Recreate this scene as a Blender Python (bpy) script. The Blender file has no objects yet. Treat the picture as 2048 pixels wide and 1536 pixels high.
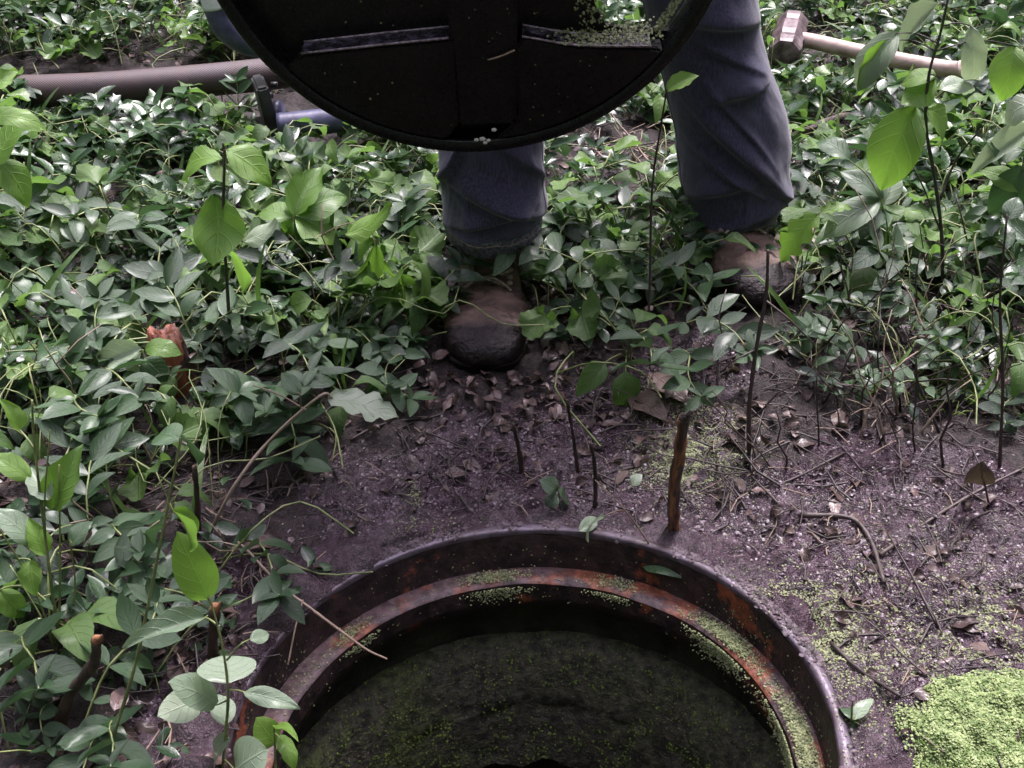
import bpy, bmesh, math, random
import numpy as np
from mathutils import Vector, Matrix, Euler

rng = random.Random(11)
nr = np.random.default_rng(11)
S = bpy.context.scene
COL = S.collection
rad = math.radians

# ------------------------------------------------------------------ camera, world, sun, exposure
CAM_H, PITCH, FPX = 0.86, rad(36), 2200.0           # height, look-down angle, focal length in pixels of a 2048 wide frame
cd = bpy.data.cameras.new('camera'); cam = bpy.data.objects.new('camera', cd); COL.objects.link(cam)
cam.location = (0, 0, CAM_H); cam.rotation_euler = (rad(90) - PITCH, 0, 0)
cd.sensor_width = 36; cd.lens = 36 * FPX / 2048; cd.clip_start = 0.02; cd.clip_end = 500
S.camera = cam
SUN_EL, SUN_AZ = rad(62), rad(18)
w = bpy.data.worlds.new('World'); S.world = w; w.use_nodes = True
wn = w.node_tree; wn.nodes.clear()
sky = wn.nodes.new('ShaderNodeTexSky'); sky.sky_type = 'NISHITA'; sky.sun_disc = False
sky.sun_elevation = SUN_EL; sky.sun_rotation = SUN_AZ; sky.air_density = 1.0; sky.dust_density = 3.0; sky.ozone_density = 1.0
hs = wn.nodes.new('ShaderNodeHueSaturation'); hs.inputs['Saturation'].default_value = 0.34
tint = wn.nodes.new('ShaderNodeMix'); tint.data_type = 'RGBA'; tint.blend_type = 'MULTIPLY'; tint.inputs[0].default_value = 1.0
tint.inputs[7].default_value = (1.05, 0.91, 1.09, 1)
bg = wn.nodes.new('ShaderNodeBackground'); bg.inputs['Strength'].default_value = 0.15
wo = wn.nodes.new('ShaderNodeOutputWorld')
wn.links.new(sky.outputs[0], hs.inputs['Color']); wn.links.new(hs.outputs[0], tint.inputs[6])
wn.links.new(tint.outputs[2], bg.inputs['Color']); wn.links.new(bg.outputs[0], wo.inputs['Surface'])
sd = bpy.data.lights.new('sun', 'SUN'); sd.energy = 1.5; sd.angle = rad(22); sd.color = (1.0, 0.96, 0.95)
sun = bpy.data.objects.new('sun', sd); COL.objects.link(sun)
sdir = Vector((math.sin(SUN_AZ) * math.cos(SUN_EL), math.cos(SUN_AZ) * math.cos(SUN_EL), math.sin(SUN_EL)))
sun.rotation_euler = sdir.to_track_quat('Z', 'Y').to_euler(); sun.location = sdir * 10
S.view_settings.view_transform = 'Standard'; S.view_settings.look = 'None'
S.view_settings.exposure = 2.08; S.view_settings.gamma = 1.0
S.view_settings.use_curve_mapping = False

# ------------------------------------------------------------------ geometry of the place: where a point seen in the photograph stands
CP, SP = math.cos(PITCH), math.sin(PITCH)
def ray(px, py):
    x, y = (px - 1024) / FPX, -(py - 768) / FPX
    return Vector((x, CP + y * SP, -SP + y * CP))
def G(px, py, z=0.0):                                # point at height z
    d = ray(px, py); t = (z - CAM_H) / d.z
    return Vector((d.x * t, d.y * t, z))
def WY(px, py, y):                                   # point at distance y
    d = ray(px, py); t = y / d.y
    return Vector((d.x * t, y, CAM_H + d.z * t))
def proj(x, y, z=0.0):
    dz = z - CAM_H; f = y * CP - dz * SP; u = y * SP + dz * CP
    f = np.maximum(f, 0.05)
    return 1024 + FPX * x / f, 768 - FPX * u / f
def sstep(a, b, x):
    t = np.clip((x - a) / (b - a), 0, 1); return t * t * (3 - 2 * t)

def vnoise(x, y, seed=0):
    x = np.asarray(x, float); y = np.asarray(y, float)
    xi, yi = np.floor(x).astype(np.int64), np.floor(y).astype(np.int64)
    fx, fy = x - xi, y - yi
    fx = fx * fx * (3 - 2 * fx); fy = fy * fy * (3 - 2 * fy)
    def h(i, j):
        n = (i * 374761393 + j * 668265263 + seed * 974634541) & 0xffffffff
        n = ((n ^ (n >> 13)) * 1274126177) & 0xffffffff
        n = ((n ^ (n >> 16)) * 2246822519) & 0xffffffff
        return ((n ^ (n >> 15)) & 0xffff) / 65535.0
    return (h(xi, yi) * (1 - fx) + h(xi + 1, yi) * fx) * (1 - fy) + (h(xi, yi + 1) * (1 - fx) + h(xi + 1, yi + 1) * fx) * fy
def fbm(x, y, oct=4, seed=0):
    a, s, t = 1.0, 0.0, 0.0
    for k in range(oct):
        s = s + a * vnoise(x * 2 ** k, y * 2 ** k, seed + k * 17); t += a; a *= 0.5
    return s / t

RC = Vector((0.017, 0.65, 0.0)); R_LIP = 0.28; TX, TY = rad(5), rad(-2)
def ring_plane(x, y): return -math.tan(TX) * (y - RC.y) - math.tan(TY) * (x - RC.x)
def mud_mask(x, y):
    px, py = proj(x, y)
    m = np.zeros_like(px)
    for cx, cy, rx, ry in ((1170, 850, 330, 105), (900, 945, 300, 110), (1740, 1150, 430, 270), (1250, 990, 300, 110), (480, 1270, 130, 190),
                           (380, 1480, 160, 130), (1390, 730, 130, 60), (1850, 1420, 300, 200), (1000, 1500, 700, 500)):
        q = np.sqrt(((px - cx) / rx) ** 2 + ((py - cy) / ry) ** 2)
        m = np.maximum(m, 1 - sstep(0.75, 1.25, q + 0.5 * (fbm(x * 14, y * 14, 3, 5) - 0.5)))
    return m
def hz_np(x, y):
    x = np.asarray(x, float); y = np.asarray(y, float)
    r = np.hypot(x - RC.x, y - RC.y)
    wr = 1 - sstep(0.30, 0.80, r)
    near = sstep(0.285, 0.40, r)
    m = mud_mask(x, y)
    h = wr * (ring_plane(x, y) - 0.004)
    h = h + near * (0.05 * (fbm(x * 1.6 + 3, y * 1.6, 3, 1) - 0.5))
    lump = fbm(x * 16, y * 16, 3, 2) - 0.5
    clod = np.abs(fbm(x * 42, y * 42, 3, 3) - 0.5) * 2
    fine = np.abs(fbm(x * 95, y * 95, 2, 6) - 0.5) * 2
    h = h + (0.65 + 0.35 * near) * (0.034 * lump - 0.020 * clod * (0.5 + 0.5 * m) - 0.011 * fine * (0.4 + 0.6 * m) + 0.010)
    px, py = proj(x, y)
    h = h + 0.035 * np.exp(-(((px - 1960) / 190) ** 2 + ((py - 1480) / 120) ** 2))      # the mound under the algae mat
    lf = sstep(0.0, 1.0, (RC.x - x) / 0.25) * np.exp(-((r - 0.29) / 0.03) ** 2)
    h = h + 0.006 * lf * (0.5 + fbm(x * 20, y * 20, 2, 8))                               # mud over the frame's side
    lid_ = ring_plane(x, y) - .003
    h = np.where(r < R_LIP + .022, np.minimum(h, lid_ + .012 * sstep(.30, .31, r)), h)
    return h
_gx, _gy, _gs = -2.2, .12, .008                       # the terrain tabulated once, looked up from then on
_X, _Y = np.meshgrid(np.arange(-2.2, 2.2, _gs), np.arange(.12, 3.9, _gs))
_H = hz_np(_X.ravel(), _Y.ravel()).reshape(_X.shape).tolist(); _MM = mud_mask(_X.ravel(), _Y.ravel()).reshape(_X.shape).tolist()
_nr, _nc = _X.shape
def _look(T, x, y):
    u = min(max((x - _gx) / _gs, 0), _nc - 1.001); v = min(max((y - _gy) / _gs, 0), _nr - 1.001)
    i, j = int(v), int(u); a, b = v - i, u - j
    return (T[i][j] * (1 - b) + T[i][j + 1] * b) * (1 - a) + (T[i + 1][j] * (1 - b) + T[i + 1][j + 1] * b) * a
def hz(x, y): return _look(_H, x, y)
def mud1(x, y): return _look(_MM, x, y)
def sst1(a, b, x):
    t = min(1, max(0, (x - a) / (b - a))); return t * t * (3 - 2 * t)
from mathutils import noise as MN
def sn(x, y=0.0, z=0.0): return .5 + .5 * MN.noise(Vector((x, y, z)))      # quick single-point noise, 0..1
def GG(px, py, up=0.0):                              # on the terrain
    p = G(px, py)
    for _ in range(3): p = G(px, py, hz(p.x, p.y) + up)
    return p

# ------------------------------------------------------------------ materials
class NT:
    def __init__(s, name):
        s.m = bpy.data.materials.new(name); s.m.use_nodes = True; s.t = s.m.node_tree; s.t.nodes.clear()
        s.out = s.n('ShaderNodeOutputMaterial'); s.bs = s.n('ShaderNodeBsdfPrincipled')
        s.l(s.bs.outputs[0], s.out.inputs[0])
    def n(s, t, **k):
        q = s.t.nodes.new(t)
        for a, b in k.items(): setattr(q, a, b)
        return q
    def l(s, a, b): s.t.links.new(a, b)
    def val(s, sock, v):
        if hasattr(v, 'is_linked') or hasattr(v, 'links'): s.l(v, sock)
        elif isinstance(v, (tuple, list)) and sock.type == 'RGBA': sock.default_value = (*v, 1) if len(v) == 3 else v
        else: sock.default_value = v
    def coord(s, kind='Object'):
        return s.n('ShaderNodeTexCoord').outputs[kind]
    def noise(s, scale, detail=4, rough=0.55, co=None, dist=0.0):
        q = s.n('ShaderNodeTexNoise'); q.inputs['Scale'].default_value = scale; q.inputs['Detail'].default_value = detail
        q.inputs['Roughness'].default_value = rough; q.inputs['Distortion'].default_value = dist
        if co is not None: s.l(co, q.inputs['Vector'])
        return q.outputs['Fac']
    def math(s, op, a, b=0.0, c=0.0, clamp=False):
        q = s.n('ShaderNodeMath', operation=op); q.use_clamp = clamp
        s.val(q.inputs[0], a); s.val(q.inputs[1], b)
        if op in ('MULTIPLY_ADD', 'SMOOTH_MIN', 'WRAP', 'COMPARE'): s.val(q.inputs[2], c)
        return q.outputs[0]
    def ramp(s, f, lo, hi):
        q = s.n('ShaderNodeMapRange'); s.l(f, q.inputs[0]); q.inputs[1].default_value = lo; q.inputs[2].default_value = hi
        q.interpolation_type = 'SMOOTHSTEP'
        return q.outputs[0]
    def lerp(s, f, a, b):
        q = s.n('ShaderNodeMapRange'); s.l(f, q.inputs[0]); q.inputs[3].default_value = a; q.inputs[4].default_value = b
        return q.outputs[0]
    def mix(s, f, a, b, mode='MIX'):
        q = s.n('ShaderNodeMix', data_type='RGBA', blend_type=mode)
        s.val(q.inputs[0], f); s.val(q.inputs[6], a); s.val(q.inputs[7], b); return q.outputs[2]
    def bump(s, h, strength=0.5, dist=0.002, prev=None):
        q = s.n('ShaderNodeBump'); q.inputs['Strength'].default_value = strength; q.inputs['Distance'].default_value = dist
        s.l(h, q.inputs['Height'])
        if prev is not None: s.l(prev, q.inputs['Normal'])
        return q.outputs[0]
    def base(s, c): s.val(s.bs.inputs['Base Color'], c)
    def rough(s, c): s.val(s.bs.inputs['Roughness'], c)
    def spec(s, c): s.val(s.bs.inputs['Specular IOR Level'], c)
    def normal(s, c): s.l(c, s.bs.inputs['Normal'])

def mat_ground():
    t = NT('wet_mud_and_litter'); co = t.coord()
    at = t.n('ShaderNodeAttribute', attribute_name='mud').outputs['Fac']
    n1 = t.noise(30, 6, 0.6, co); n2 = t.noise(140, 5, 0.65, co); n3 = t.noise(420, 3, 0.6, co); n4 = t.noise(9, 3, .5, co)
    n5 = t.noise(700, 2, .6, co)
    mud = t.mix(t.ramp(n1, .3, .7), (0.042, 0.020, 0.030), (0.108, 0.058, 0.083))
    mud = t.mix(t.ramp(n2, .50, .70), mud, (0.175, 0.115, 0.155))
    mud = t.mix(t.ramp(n2, .44, .32), mud, (0.018, 0.012, 0.013))
    mud = t.mix(t.math('MULTIPLY', t.ramp(n3, .62, .72), .7), mud, (0.30, 0.26, 0.28))
    lit = t.mix(t.ramp(n2, .35, .65), (0.012, 0.008, 0.008), (0.062, 0.040, 0.040))
    lit = t.mix(t.ramp(n3, .6, .75), lit, (0.11, 0.085, 0.07))
    f = t.ramp(t.math('ADD', at, t.math('MULTIPLY_ADD', n1, .6, -.3)), .3, .7)
    t.base(t.mix(f, lit, mud))
    t.rough(t.math('MULTIPLY_ADD', t.math('MULTIPLY', t.ramp(n4, .35, .6), f), -.40, t.lerp(n2, .48, .66))); t.spec(.6)
    b = t.bump(n1, 1.0, .020); b = t.bump(n2, 1.0, .012, b); b = t.bump(n3, 1.0, .006, b); b = t.bump(n5, .6, .0025, b); t.normal(b)
    wet = t.math('MULTIPLY', t.ramp(t.noise(11, 5, .65, co), .43, .53), f); t.l(wet, t.bs.inputs['Coat Weight']); t.bs.inputs['Coat Roughness'].default_value = .09; t.bs.inputs['Coat IOR'].default_value = 1.5; t.l(b, t.bs.inputs['Coat Normal'])
    return t.m
def mat_leaf(name, dark, light, rough=.35, trans=.3, stuff=False, veins=0.0, vein_col=None, arcs=6.0, spots=0.0, spec=.5, back=1.5, coat=0.0):
    """leaf: two tones mixed by its own shade value; pale underside; midrib and arching side veins drawn from its UV"""
    t = NT(name); co = t.coord()
    uv = t.n('ShaderNodeUVMap', uv_map='UVMap').outputs[0]
    sx = t.n('ShaderNodeSeparateXYZ'); t.l(uv, sx.inputs[0])
    u = t.math('ABSOLUTE', t.math('MULTIPLY_ADD', sx.outputs[0], 2.0, -1.0)); v = sx.outputs[1]
    if stuff:
        f = t.n('ShaderNodeAttribute', attribute_name='shade').outputs['Fac']
    else:
        oi = t.n('ShaderNodeObjectInfo'); se = t.n('ShaderNodeSeparateColor'); t.l(oi.outputs['Color'], se.inputs[0])
        f = t.math('ADD', se.outputs[0], t.math('MULTIPLY_ADD', oi.outputs['Random'], .36, -.18), clamp=True)
    c = t.mix(f, dark, light)
    blot = t.noise(60, 3, .6, co)
    c = t.mix(t.math('MULTIPLY', t.ramp(blot, .45, .7), .45), c, tuple(min(1, k * 1.9) for k in dark))
    q = t.math('SUBTRACT', v, t.math('MULTIPLY', t.math('POWER', u, 1.2), .30))
    line = t.math('ABSOLUTE', t.math('SUBTRACT', t.math('FRACT', t.math('MULTIPLY', q, arcs)), .5))
    side = t.ramp(line, .09, .02); mid = t.ramp(u, .07, .02); vein = t.math('MAXIMUM', side, mid)
    if veins > 0:
        vc = vein_col or tuple(min(1, k * 1.7) for k in light)
        c = t.mix(t.math('MULTIPLY', vein, veins), c, vc)
    yl = t.math('MULTIPLY', t.ramp(t.noise(24, 3, .5, co), .58, .76), .35)
    c = t.mix(yl, c, (light[0] * 1.5, light[1] * 1.12, light[2] * 1.1))
    if spots > 0:
        sp = t.ramp(t.noise(170, 2, .5, co), .66, .72)
        c = t.mix(t.math('MULTIPLY', sp, spots), c, (0.05, 0.035, 0.015))
    geo = t.n('ShaderNodeNewGeometry').outputs['Backfacing']
    c2 = t.mix(t.math('MULTIPLY', geo, .6), c, tuple(min(1, k * back + .03) for k in light))
    t.base(c2)
    t.rough(t.lerp(blot, max(.1, rough - .12), rough + .18)); t.spec(spec)
    t.bs.inputs['Coat Weight'].default_value = coat; t.bs.inputs['Coat Roughness'].default_value = .22
    b = t.bump(vein, .6, .002); b = t.bump(t.noise(140, 3, .6, co), .45, .002, b); t.normal(b)
    if trans > 0:
        tr = t.n('ShaderNodeBsdfTranslucent'); t.l(t.mix(.5, c2, (light[0] * 1.3, light[1] * 1.5, light[2] * .8)), tr.inputs[0])
        ms = t.n('ShaderNodeMixShader'); ms.inputs[0].default_value = trans
        t.l(t.bs.outputs[0], ms.inputs[1]); t.l(tr.outputs[0], ms.inputs[2]); t.l(ms.outputs[0], t.out.inputs[0])
    return t.m
def mat_noise(name, a, b, scale=20, rough=.6, spec=.5, bump=.5, bscale=None, bdist=.002, lo=.35, hi=.65, stretch=None, coat=0.0, rough2=None, metal=0.0):
    t = NT(name); co = t.coord()
    if stretch:
        mp = t.n('ShaderNodeMapping'); mp.inputs['Scale'].default_value = stretch; t.l(co, mp.inputs[0]); co = mp.outputs[0]
    n = t.noise(scale, 5, .6, co); n2 = t.noise(bscale or scale * 4, 4, .6, co)
    t.base(t.mix(t.ramp(n, lo, hi), a, b)); t.spec(spec); t.bs.inputs['Metallic'].default_value = metal
    if rough2 is None: t.rough(rough)
    else: t.rough(t.lerp(t.ramp(n2, .35, .65), rough, rough2))
    if coat: t.bs.inputs['Coat Weight'].default_value = coat; t.bs.inputs['Coat Roughness'].default_value = .2
    if bump: t.normal(t.bump(n2, bump, bdist))
    return t.m
def mat_twig(name, a, b, rough=.7):
    t = NT(name); co = t.coord(); oi = t.n('ShaderNodeObjectInfo')
    n = t.noise(90, 4, .6, co)
    c = t.mix(t.math('ADD', t.math('MULTIPLY', oi.outputs['Random'], .8), t.math('MULTIPLY_ADD', n, .8, -.4), clamp=True), a, b)
    t.base(c); t.rough(rough); t.normal(t.bump(t.noise(260, 3, .6, co), .6, .001)); return t.m
def mat_rust():
    t = NT('rusted_black_iron'); co = t.coord()
    n1 = t.noise(9, 4, .6, co); n2 = t.noise(55, 5, .65, co); n3 = t.noise(260, 3, .6, co)
    c = t.mix(t.ramp(n2, .35, .65), (0.012, 0.008, 0.009), (0.045, 0.025, 0.026))
    r = t.mix(t.ramp(n2, .35, .7), (0.095, 0.024, 0.013), (0.235, 0.064, 0.030))
    f = t.ramp(t.math('ADD', n1, t.math('MULTIPLY_ADD', n2, .35, -.175)), .57, .64)
    t.base(t.mix(f, c, r)); t.rough(t.lerp(n2, .35, .8)); t.spec(.45)
    b = t.bump(n2, .6, .004); t.normal(t.bump(n3, .5, .0015, b)); return t.m
def mat_ledge():
    t = NT('rusty_iron_seat'); co = t.coord()
    n1 = t.noise(16, 4, .6, co); n2 = t.noise(80, 5, .65, co)
    c = t.mix(t.ramp(n2, .35, .65), (0.035, 0.020, 0.022), (0.11, 0.070, 0.074))
    r = t.mix(t.ramp(n2, .4, .7), (0.13, 0.036, 0.018), (0.27, 0.090, 0.045))
    t.base(t.mix(t.ramp(n1, .47, .58), c, r)); t.rough(.55); t.normal(t.bump(n2, .7, .003)); return t.m
def mat_lip():
    t = NT('worn_steel_lip'); co = t.coord()
    n1 = t.noise(22, 4, .6, co); n2 = t.noise(160, 4, .65, co)
    c = t.mix(t.ramp(n1, .35, .65), (0.055, 0.038, 0.045), (0.14, 0.115, 0.15))
    c = t.mix(t.ramp(n2, .6, .72), c, (0.045, 0.025, 0.025))
    t.base(c); t.rough(t.lerp(n1, .5, .28)); t.bs.inputs['Metallic'].default_value = .25; t.normal(t.bump(n2, .5, .0015)); return t.m
def mat_shaft():
    t = NT('mossy_wet_concrete'); co = t.coord()
    n1 = t.noise(10, 4, .6, co); n2 = t.noise(75, 5, .7, co); n3 = t.noise(240, 3, .6, co)
    c = t.mix(t.ramp(n2, .35, .68), (0.018, 0.017, 0.012), (0.088, 0.082, 0.056))
    g = t.mix(t.ramp(n2, .35, .7), (0.020, 0.030, 0.007), (0.095, 0.130, 0.030))
    sx = t.n('ShaderNodeSeparateXYZ'); t.l(co, sx.inputs[0])
    side = t.ramp(sx.outputs[0], -.02, -.24)
    c = t.mix(t.math('MULTIPLY', t.ramp(n1, .42, .62), t.math('MULTIPLY_ADD', side, .75, .2)), c, g)
    c = t.mix(t.ramp(n3, .62, .72), c, (0.20, 0.20, 0.13))
    t.base(c); t.rough(.7); b = t.bump(n2, .9, .008); t.normal(t.bump(n3, .7, .003, b)); return t.m
def mat_denim():
    t = NT('blue_denim'); co = t.coord()
    mp = t.n('ShaderNodeMapping'); mp.inputs['Scale'].default_value = (1, 1, .10); t.l(co, mp.inputs[0])
    n1 = t.noise(700, 2, .6, mp.outputs[0]); n2 = t.noise(14, 3, .5, co); n3 = t.noise(1100, 2, .5, co)
    c = t.mix(t.ramp(n1, .3, .7), (0.022, 0.021, 0.044), (0.066, 0.063, 0.118))
    c = t.mix(t.math('MULTIPLY', t.ramp(n2, .45, .7), .5), c, (0.080, 0.080, 0.125))
    c = t.mix(t.math('MULTIPLY', t.ramp(n3, .55, .7), .4), c, (0.10, 0.10, 0.14))
    t.base(c); t.rough(.9); t.spec(.2); t.bs.inputs['Sheen Weight'].default_value = .25; t.bs.inputs['Sheen Roughness'].default_value = .5
    t.normal(t.bump(n1, .15, .0004)); return t.m
def mat_boot():
    t = NT('muddy_brown_leather'); co = t.coord()
    n1 = t.noise(22, 4, .6, co); n2 = t.noise(120, 5, .65, co); n3 = t.noise(38, 4, .7, co, .6)
    sx = t.n('ShaderNodeSeparateXYZ'); t.l(co, sx.inputs[0])
    c = t.mix(t.ramp(n1, .35, .65), (0.060, 0.036, 0.028), (0.150, 0.094, 0.075))
    c = t.mix(t.ramp(n2, .6, .72), c, (0.24, 0.155, 0.13))
    # the soaked toe is dark up to a ragged tide line
    line = t.math('ADD', t.math('ADD', sx.outputs[1], t.math('MULTIPLY', sx.outputs[2], 1.0)), t.math('MULTIPLY_ADD', n3, .06, -.03))
    wet = t.ramp(line, .128, .098)
    c = t.mix(t.ramp(n3, .56, .66), c, (0.055, 0.032, 0.028))
    c = t.mix(wet, c, t.mix(t.ramp(n2, .4, .65), (0.007, 0.0045, 0.005), (0.022, 0.014, 0.015)))
    t.base(c); t.rough(t.math('MULTIPLY_ADD', wet, -.26, t.lerp(n2, .5, .8))); t.spec(t.math('MULTIPLY_ADD', wet, -.25, .5))
    b = t.bump(n1, .6, .010); b = t.bump(n3, .5, .006, b); t.normal(t.bump(n2, .9, .003, b)); return t.m
def mat_hose():
    t = NT('woven_hose_jacket'); uv = t.n('ShaderNodeUVMap', uv_map='UVMap').outputs[0]; co = t.coord()
    sx = t.n('ShaderNodeSeparateXYZ'); t.l(uv, sx.inputs[0])
    a = t.math('SINE', t.math('MULTIPLY', sx.outputs[1], 1250.0)); b = t.math('SINE', t.math('MULTIPLY', sx.outputs[0], 260.0))
    wv = t.math('MULTIPLY_ADD', t.math('MULTIPLY', a, b), .5, .5)
    n = t.noise(14, 4, .6, co)
    c = t.mix(wv, (0.022, 0.014, 0.016), (0.082, 0.055, 0.060)); c = t.mix(t.math('MULTIPLY', t.ramp(n, .45, .7), .5), c, (0.10, 0.055, 0.045))
    n9 = t.noise(7, 5, .7, co); c = t.mix(t.ramp(n9, .50, .66), c, (0.055, 0.036, 0.034)); c = t.mix(t.math('MULTIPLY', t.ramp(t.noise(60, 4, .7, co), .58, .70), .7), c, (0.025, 0.016, 0.015))
    t.base(c); t.rough(t.lerp(n9, .3, .65)); t.normal(t.bump(wv, .5, .0015)); return t.m

M = {}
M['ground'] = mat_ground()
V = dict(dark=(0.009, 0.030, 0.011), light=(0.056, 0.122, 0.044), rough=.32, trans=.16, veins=.10, arcs=7, spec=.62, coat=.26)
B = dict(dark=(0.032, 0.078, 0.020), light=(0.130, 0.236, 0.052), rough=.42, trans=.34, veins=.12, arcs=6, spec=.5, coat=.12)
D = dict(dark=(0.055, 0.130, 0.022), light=(0.190, 0.345, 0.055), rough=.36, trans=.38, veins=.20, arcs=5, spots=.9, spec=.55, coat=.2)
M['vinca'] = mat_leaf('periwinkle_leaf', **V); M['vinca_s'] = mat_leaf('periwinkle_leaf_mass', stuff=True, **V)
M['lobed'] = mat_leaf('scalloped_leaf', **B); M['lobed_s'] = mat_leaf('scalloped_leaf_mass', stuff=True, **B)
M['broad'] = mat_leaf('broad_leaf', **D)
M['pale'] = mat_leaf('pale_leaf', (0.13, 0.20, 0.12), (0.38, 0.46, 0.33), .36, .2, veins=.14, arcs=5, spec=.7, coat=.3, spots=.35)
M['dead'] = mat_leaf('dead_leaf', (0.040, 0.022, 0.019), (0.20, 0.14, 0.115), .45, .1, veins=.25, vein_col=(0.10, 0.06, 0.05), arcs=6, spots=.6, coat=.2)
M['dead_s'] = mat_leaf('dead_leaf_mass', (0.030, 0.017, 0.016), (0.165, 0.115, 0.105), .34, .05, stuff=True, veins=.3, vein_col=(0.09, 0.06, 0.05))
M['stem'] = mat_noise('green_stem', (0.10, 0.14, 0.045), (0.24, 0.27, 0.11), 40, .5, bump=.3)
M['darkstem'] = mat_noise('dark_stem', (0.018, 0.022, 0.014), (0.055, 0.045, 0.035), 60, .5, bump=.4)
M['twig'] = mat_twig('wet_bark', (0.014, 0.009, 0.009), (0.085, 0.060, 0.055), .55)
M['straw'] = mat_twig('dry_straw', (0.16, 0.11, 0.08), (0.38, 0.30, 0.24), .7)
M['wood'] = mat_noise('stripped_wood', (0.12, 0.050, 0.022), (0.36, 0.17, 0.085), 60, .55, bump=.7, bdist=.003, stretch=(1, 1, .12))
def mat_stake():
    t = NT('split_stake_wood'); co = t.coord(); mp = t.n('ShaderNodeMapping'); mp.inputs['Scale'].default_value = (1, 1, .16); t.l(co, mp.inputs[0])
    n1 = t.noise(70, 5, .65, mp.outputs[0], .4); n2 = t.noise(260, 4, .6, mp.outputs[0])
    w_ = t.mix(t.ramp(n2, .3, .7), (0.10, 0.035, 0.014), (0.34, 0.15, 0.065)); k = t.mix(t.ramp(n2, .3, .7), (0.014, 0.009, 0.007), (0.065, 0.040, 0.030))
    t.base(t.mix(t.ramp(n1, .46, .53), k, w_)); t.rough(.5); b = t.bump(n1, .9, .006); t.normal(t.bump(n2, .7, .002, b)); return t.m
M['stake'] = mat_stake()
M['darkwood'] = mat_noise('rotten_bark', (0.016, 0.010, 0.009), (0.075, 0.045, 0.036), 60, .6, bump=.9, bdist=.004, stretch=(1, 1, .2))
M['redwood'] = mat_noise('red_rotten_wood', (0.050, 0.015, 0.010), (0.27, 0.085, 0.045), 60, .6, bump=.9, bdist=.004, stretch=(1, 1, .2))
M['rust'] = mat_rust(); M['ledge'] = mat_ledge(); M['lip'] = mat_lip(); M['shaft'] = mat_shaft()
M['neck'] = mat_noise('shade_blackened_concrete', (0.010, 0.009, 0.008), (0.040, 0.036, 0.028), 18, .6, bump=.8, bscale=90, bdist=.006)  # neck darkened: the shadow under the iron seat put into the colour
M['water'] = mat_noise('black_sump_water', (0.004, 0.004, 0.004), (0.008, 0.008, 0.007), 5, .08, bump=.05)
M['lid'] = mat_noise('wet_black_casting', (0.003, 0.003, 0.0036), (0.006, 0.0055, 0.0065), 24, .22, rough2=.40, bump=.35, bscale=180, bdist=.001, spec=.30)
M['algae'] = mat_noise('duckweed', (0.085, 0.140, 0.030), (0.25, 0.315, 0.125), 120, .5, bump=.2, spec=.4)
M['algae_dull'] = mat_noise('dried_duckweed', (0.085, 0.105, 0.040), (0.225, 0.25, 0.115), 150, .6, bump=.2)
M['algae_base'] = mat_noise('algae_mat', (0.045, 0.085, 0.018), (0.18, 0.24, 0.08), 60, .6, bump=.9, bscale=240, bdist=.004)
M['moss'] = mat_noise('moss', (0.045, 0.080, 0.012), (0.13, 0.185, 0.03), 80, .8, bump=.6)
M['denim'] = mat_denim(); M['boot'] = mat_boot(); M['hose'] = mat_hose()
M['sole'] = mat_noise('muddy_rubber', (0.010, 0.008, 0.008), (0.04, 0.028, 0.024), 40, .5, bump=.5)
M['lace'] = mat_noise('boot_lace', (0.10, 0.075, 0.06), (0.42, 0.33, 0.28), 120, .8, bump=.4)
M['tongue'] = mat_noise('dark_boot_tongue', (0.022, 0.014, 0.011), (0.07, 0.045, 0.035), 60, .7, bump=.5)
M['hem'] = mat_noise('denim_hem', (0.045, 0.048, 0.075), (0.17, 0.165, 0.21), 240, .9, bump=.6, bdist=.001)
M['thread'] = mat_noise('stitching', (0.16, 0.13, 0.12), (0.28, 0.22, 0.18), 200, .8, bump=0)
M['bluepaint'] = mat_noise('dull_blue_paint', (0.030, 0.032, 0.066), (0.080, 0.084, 0.145), 25, .38, bump=.2)
M['blackmetal'] = mat_noise('black_metal', (0.012, 0.012, 0.013), (0.04, 0.04, 0.042), 40, .45, bump=.3)
M['steel'] = mat_noise('worn_hammer_steel', (0.050, 0.032, 0.032), (0.19, 0.145, 0.155), 30, .45, bump=.6, bscale=120, metal=.2, stretch=(1, .35, 1))
M['handle'] = mat_noise('ash_handle', (0.26, 0.19, 0.16), (0.50, 0.39, 0.34), 30, .55, bump=.3, stretch=(.12, 1, 1))
M['skin'] = mat_noise('skin', (0.42, 0.24, 0.17), (0.50, 0.30, 0.22), 30, .55, bump=.2)
M['jacket'] = mat_noise('green_work_jacket', (0.028, 0.033, 0.024), (0.060, 0.066, 0.048), 60, .9, bump=.4)
M['hair'] = mat_noise('brown_hair', (0.02, 0.012, 0.008), (0.06, 0.035, 0.02), 200, .6, bump=.6)
M['eye'] = mat_noise('eye', (0.6, 0.58, 0.55), (0.65, 0.62, 0.6), 10, .2, bump=0)
M['stone'] = mat_noise('wet_stone', (0.09, 0.075, 0.07), (0.22, 0.19, 0.185), 40, .5, bump=.6)

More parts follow.
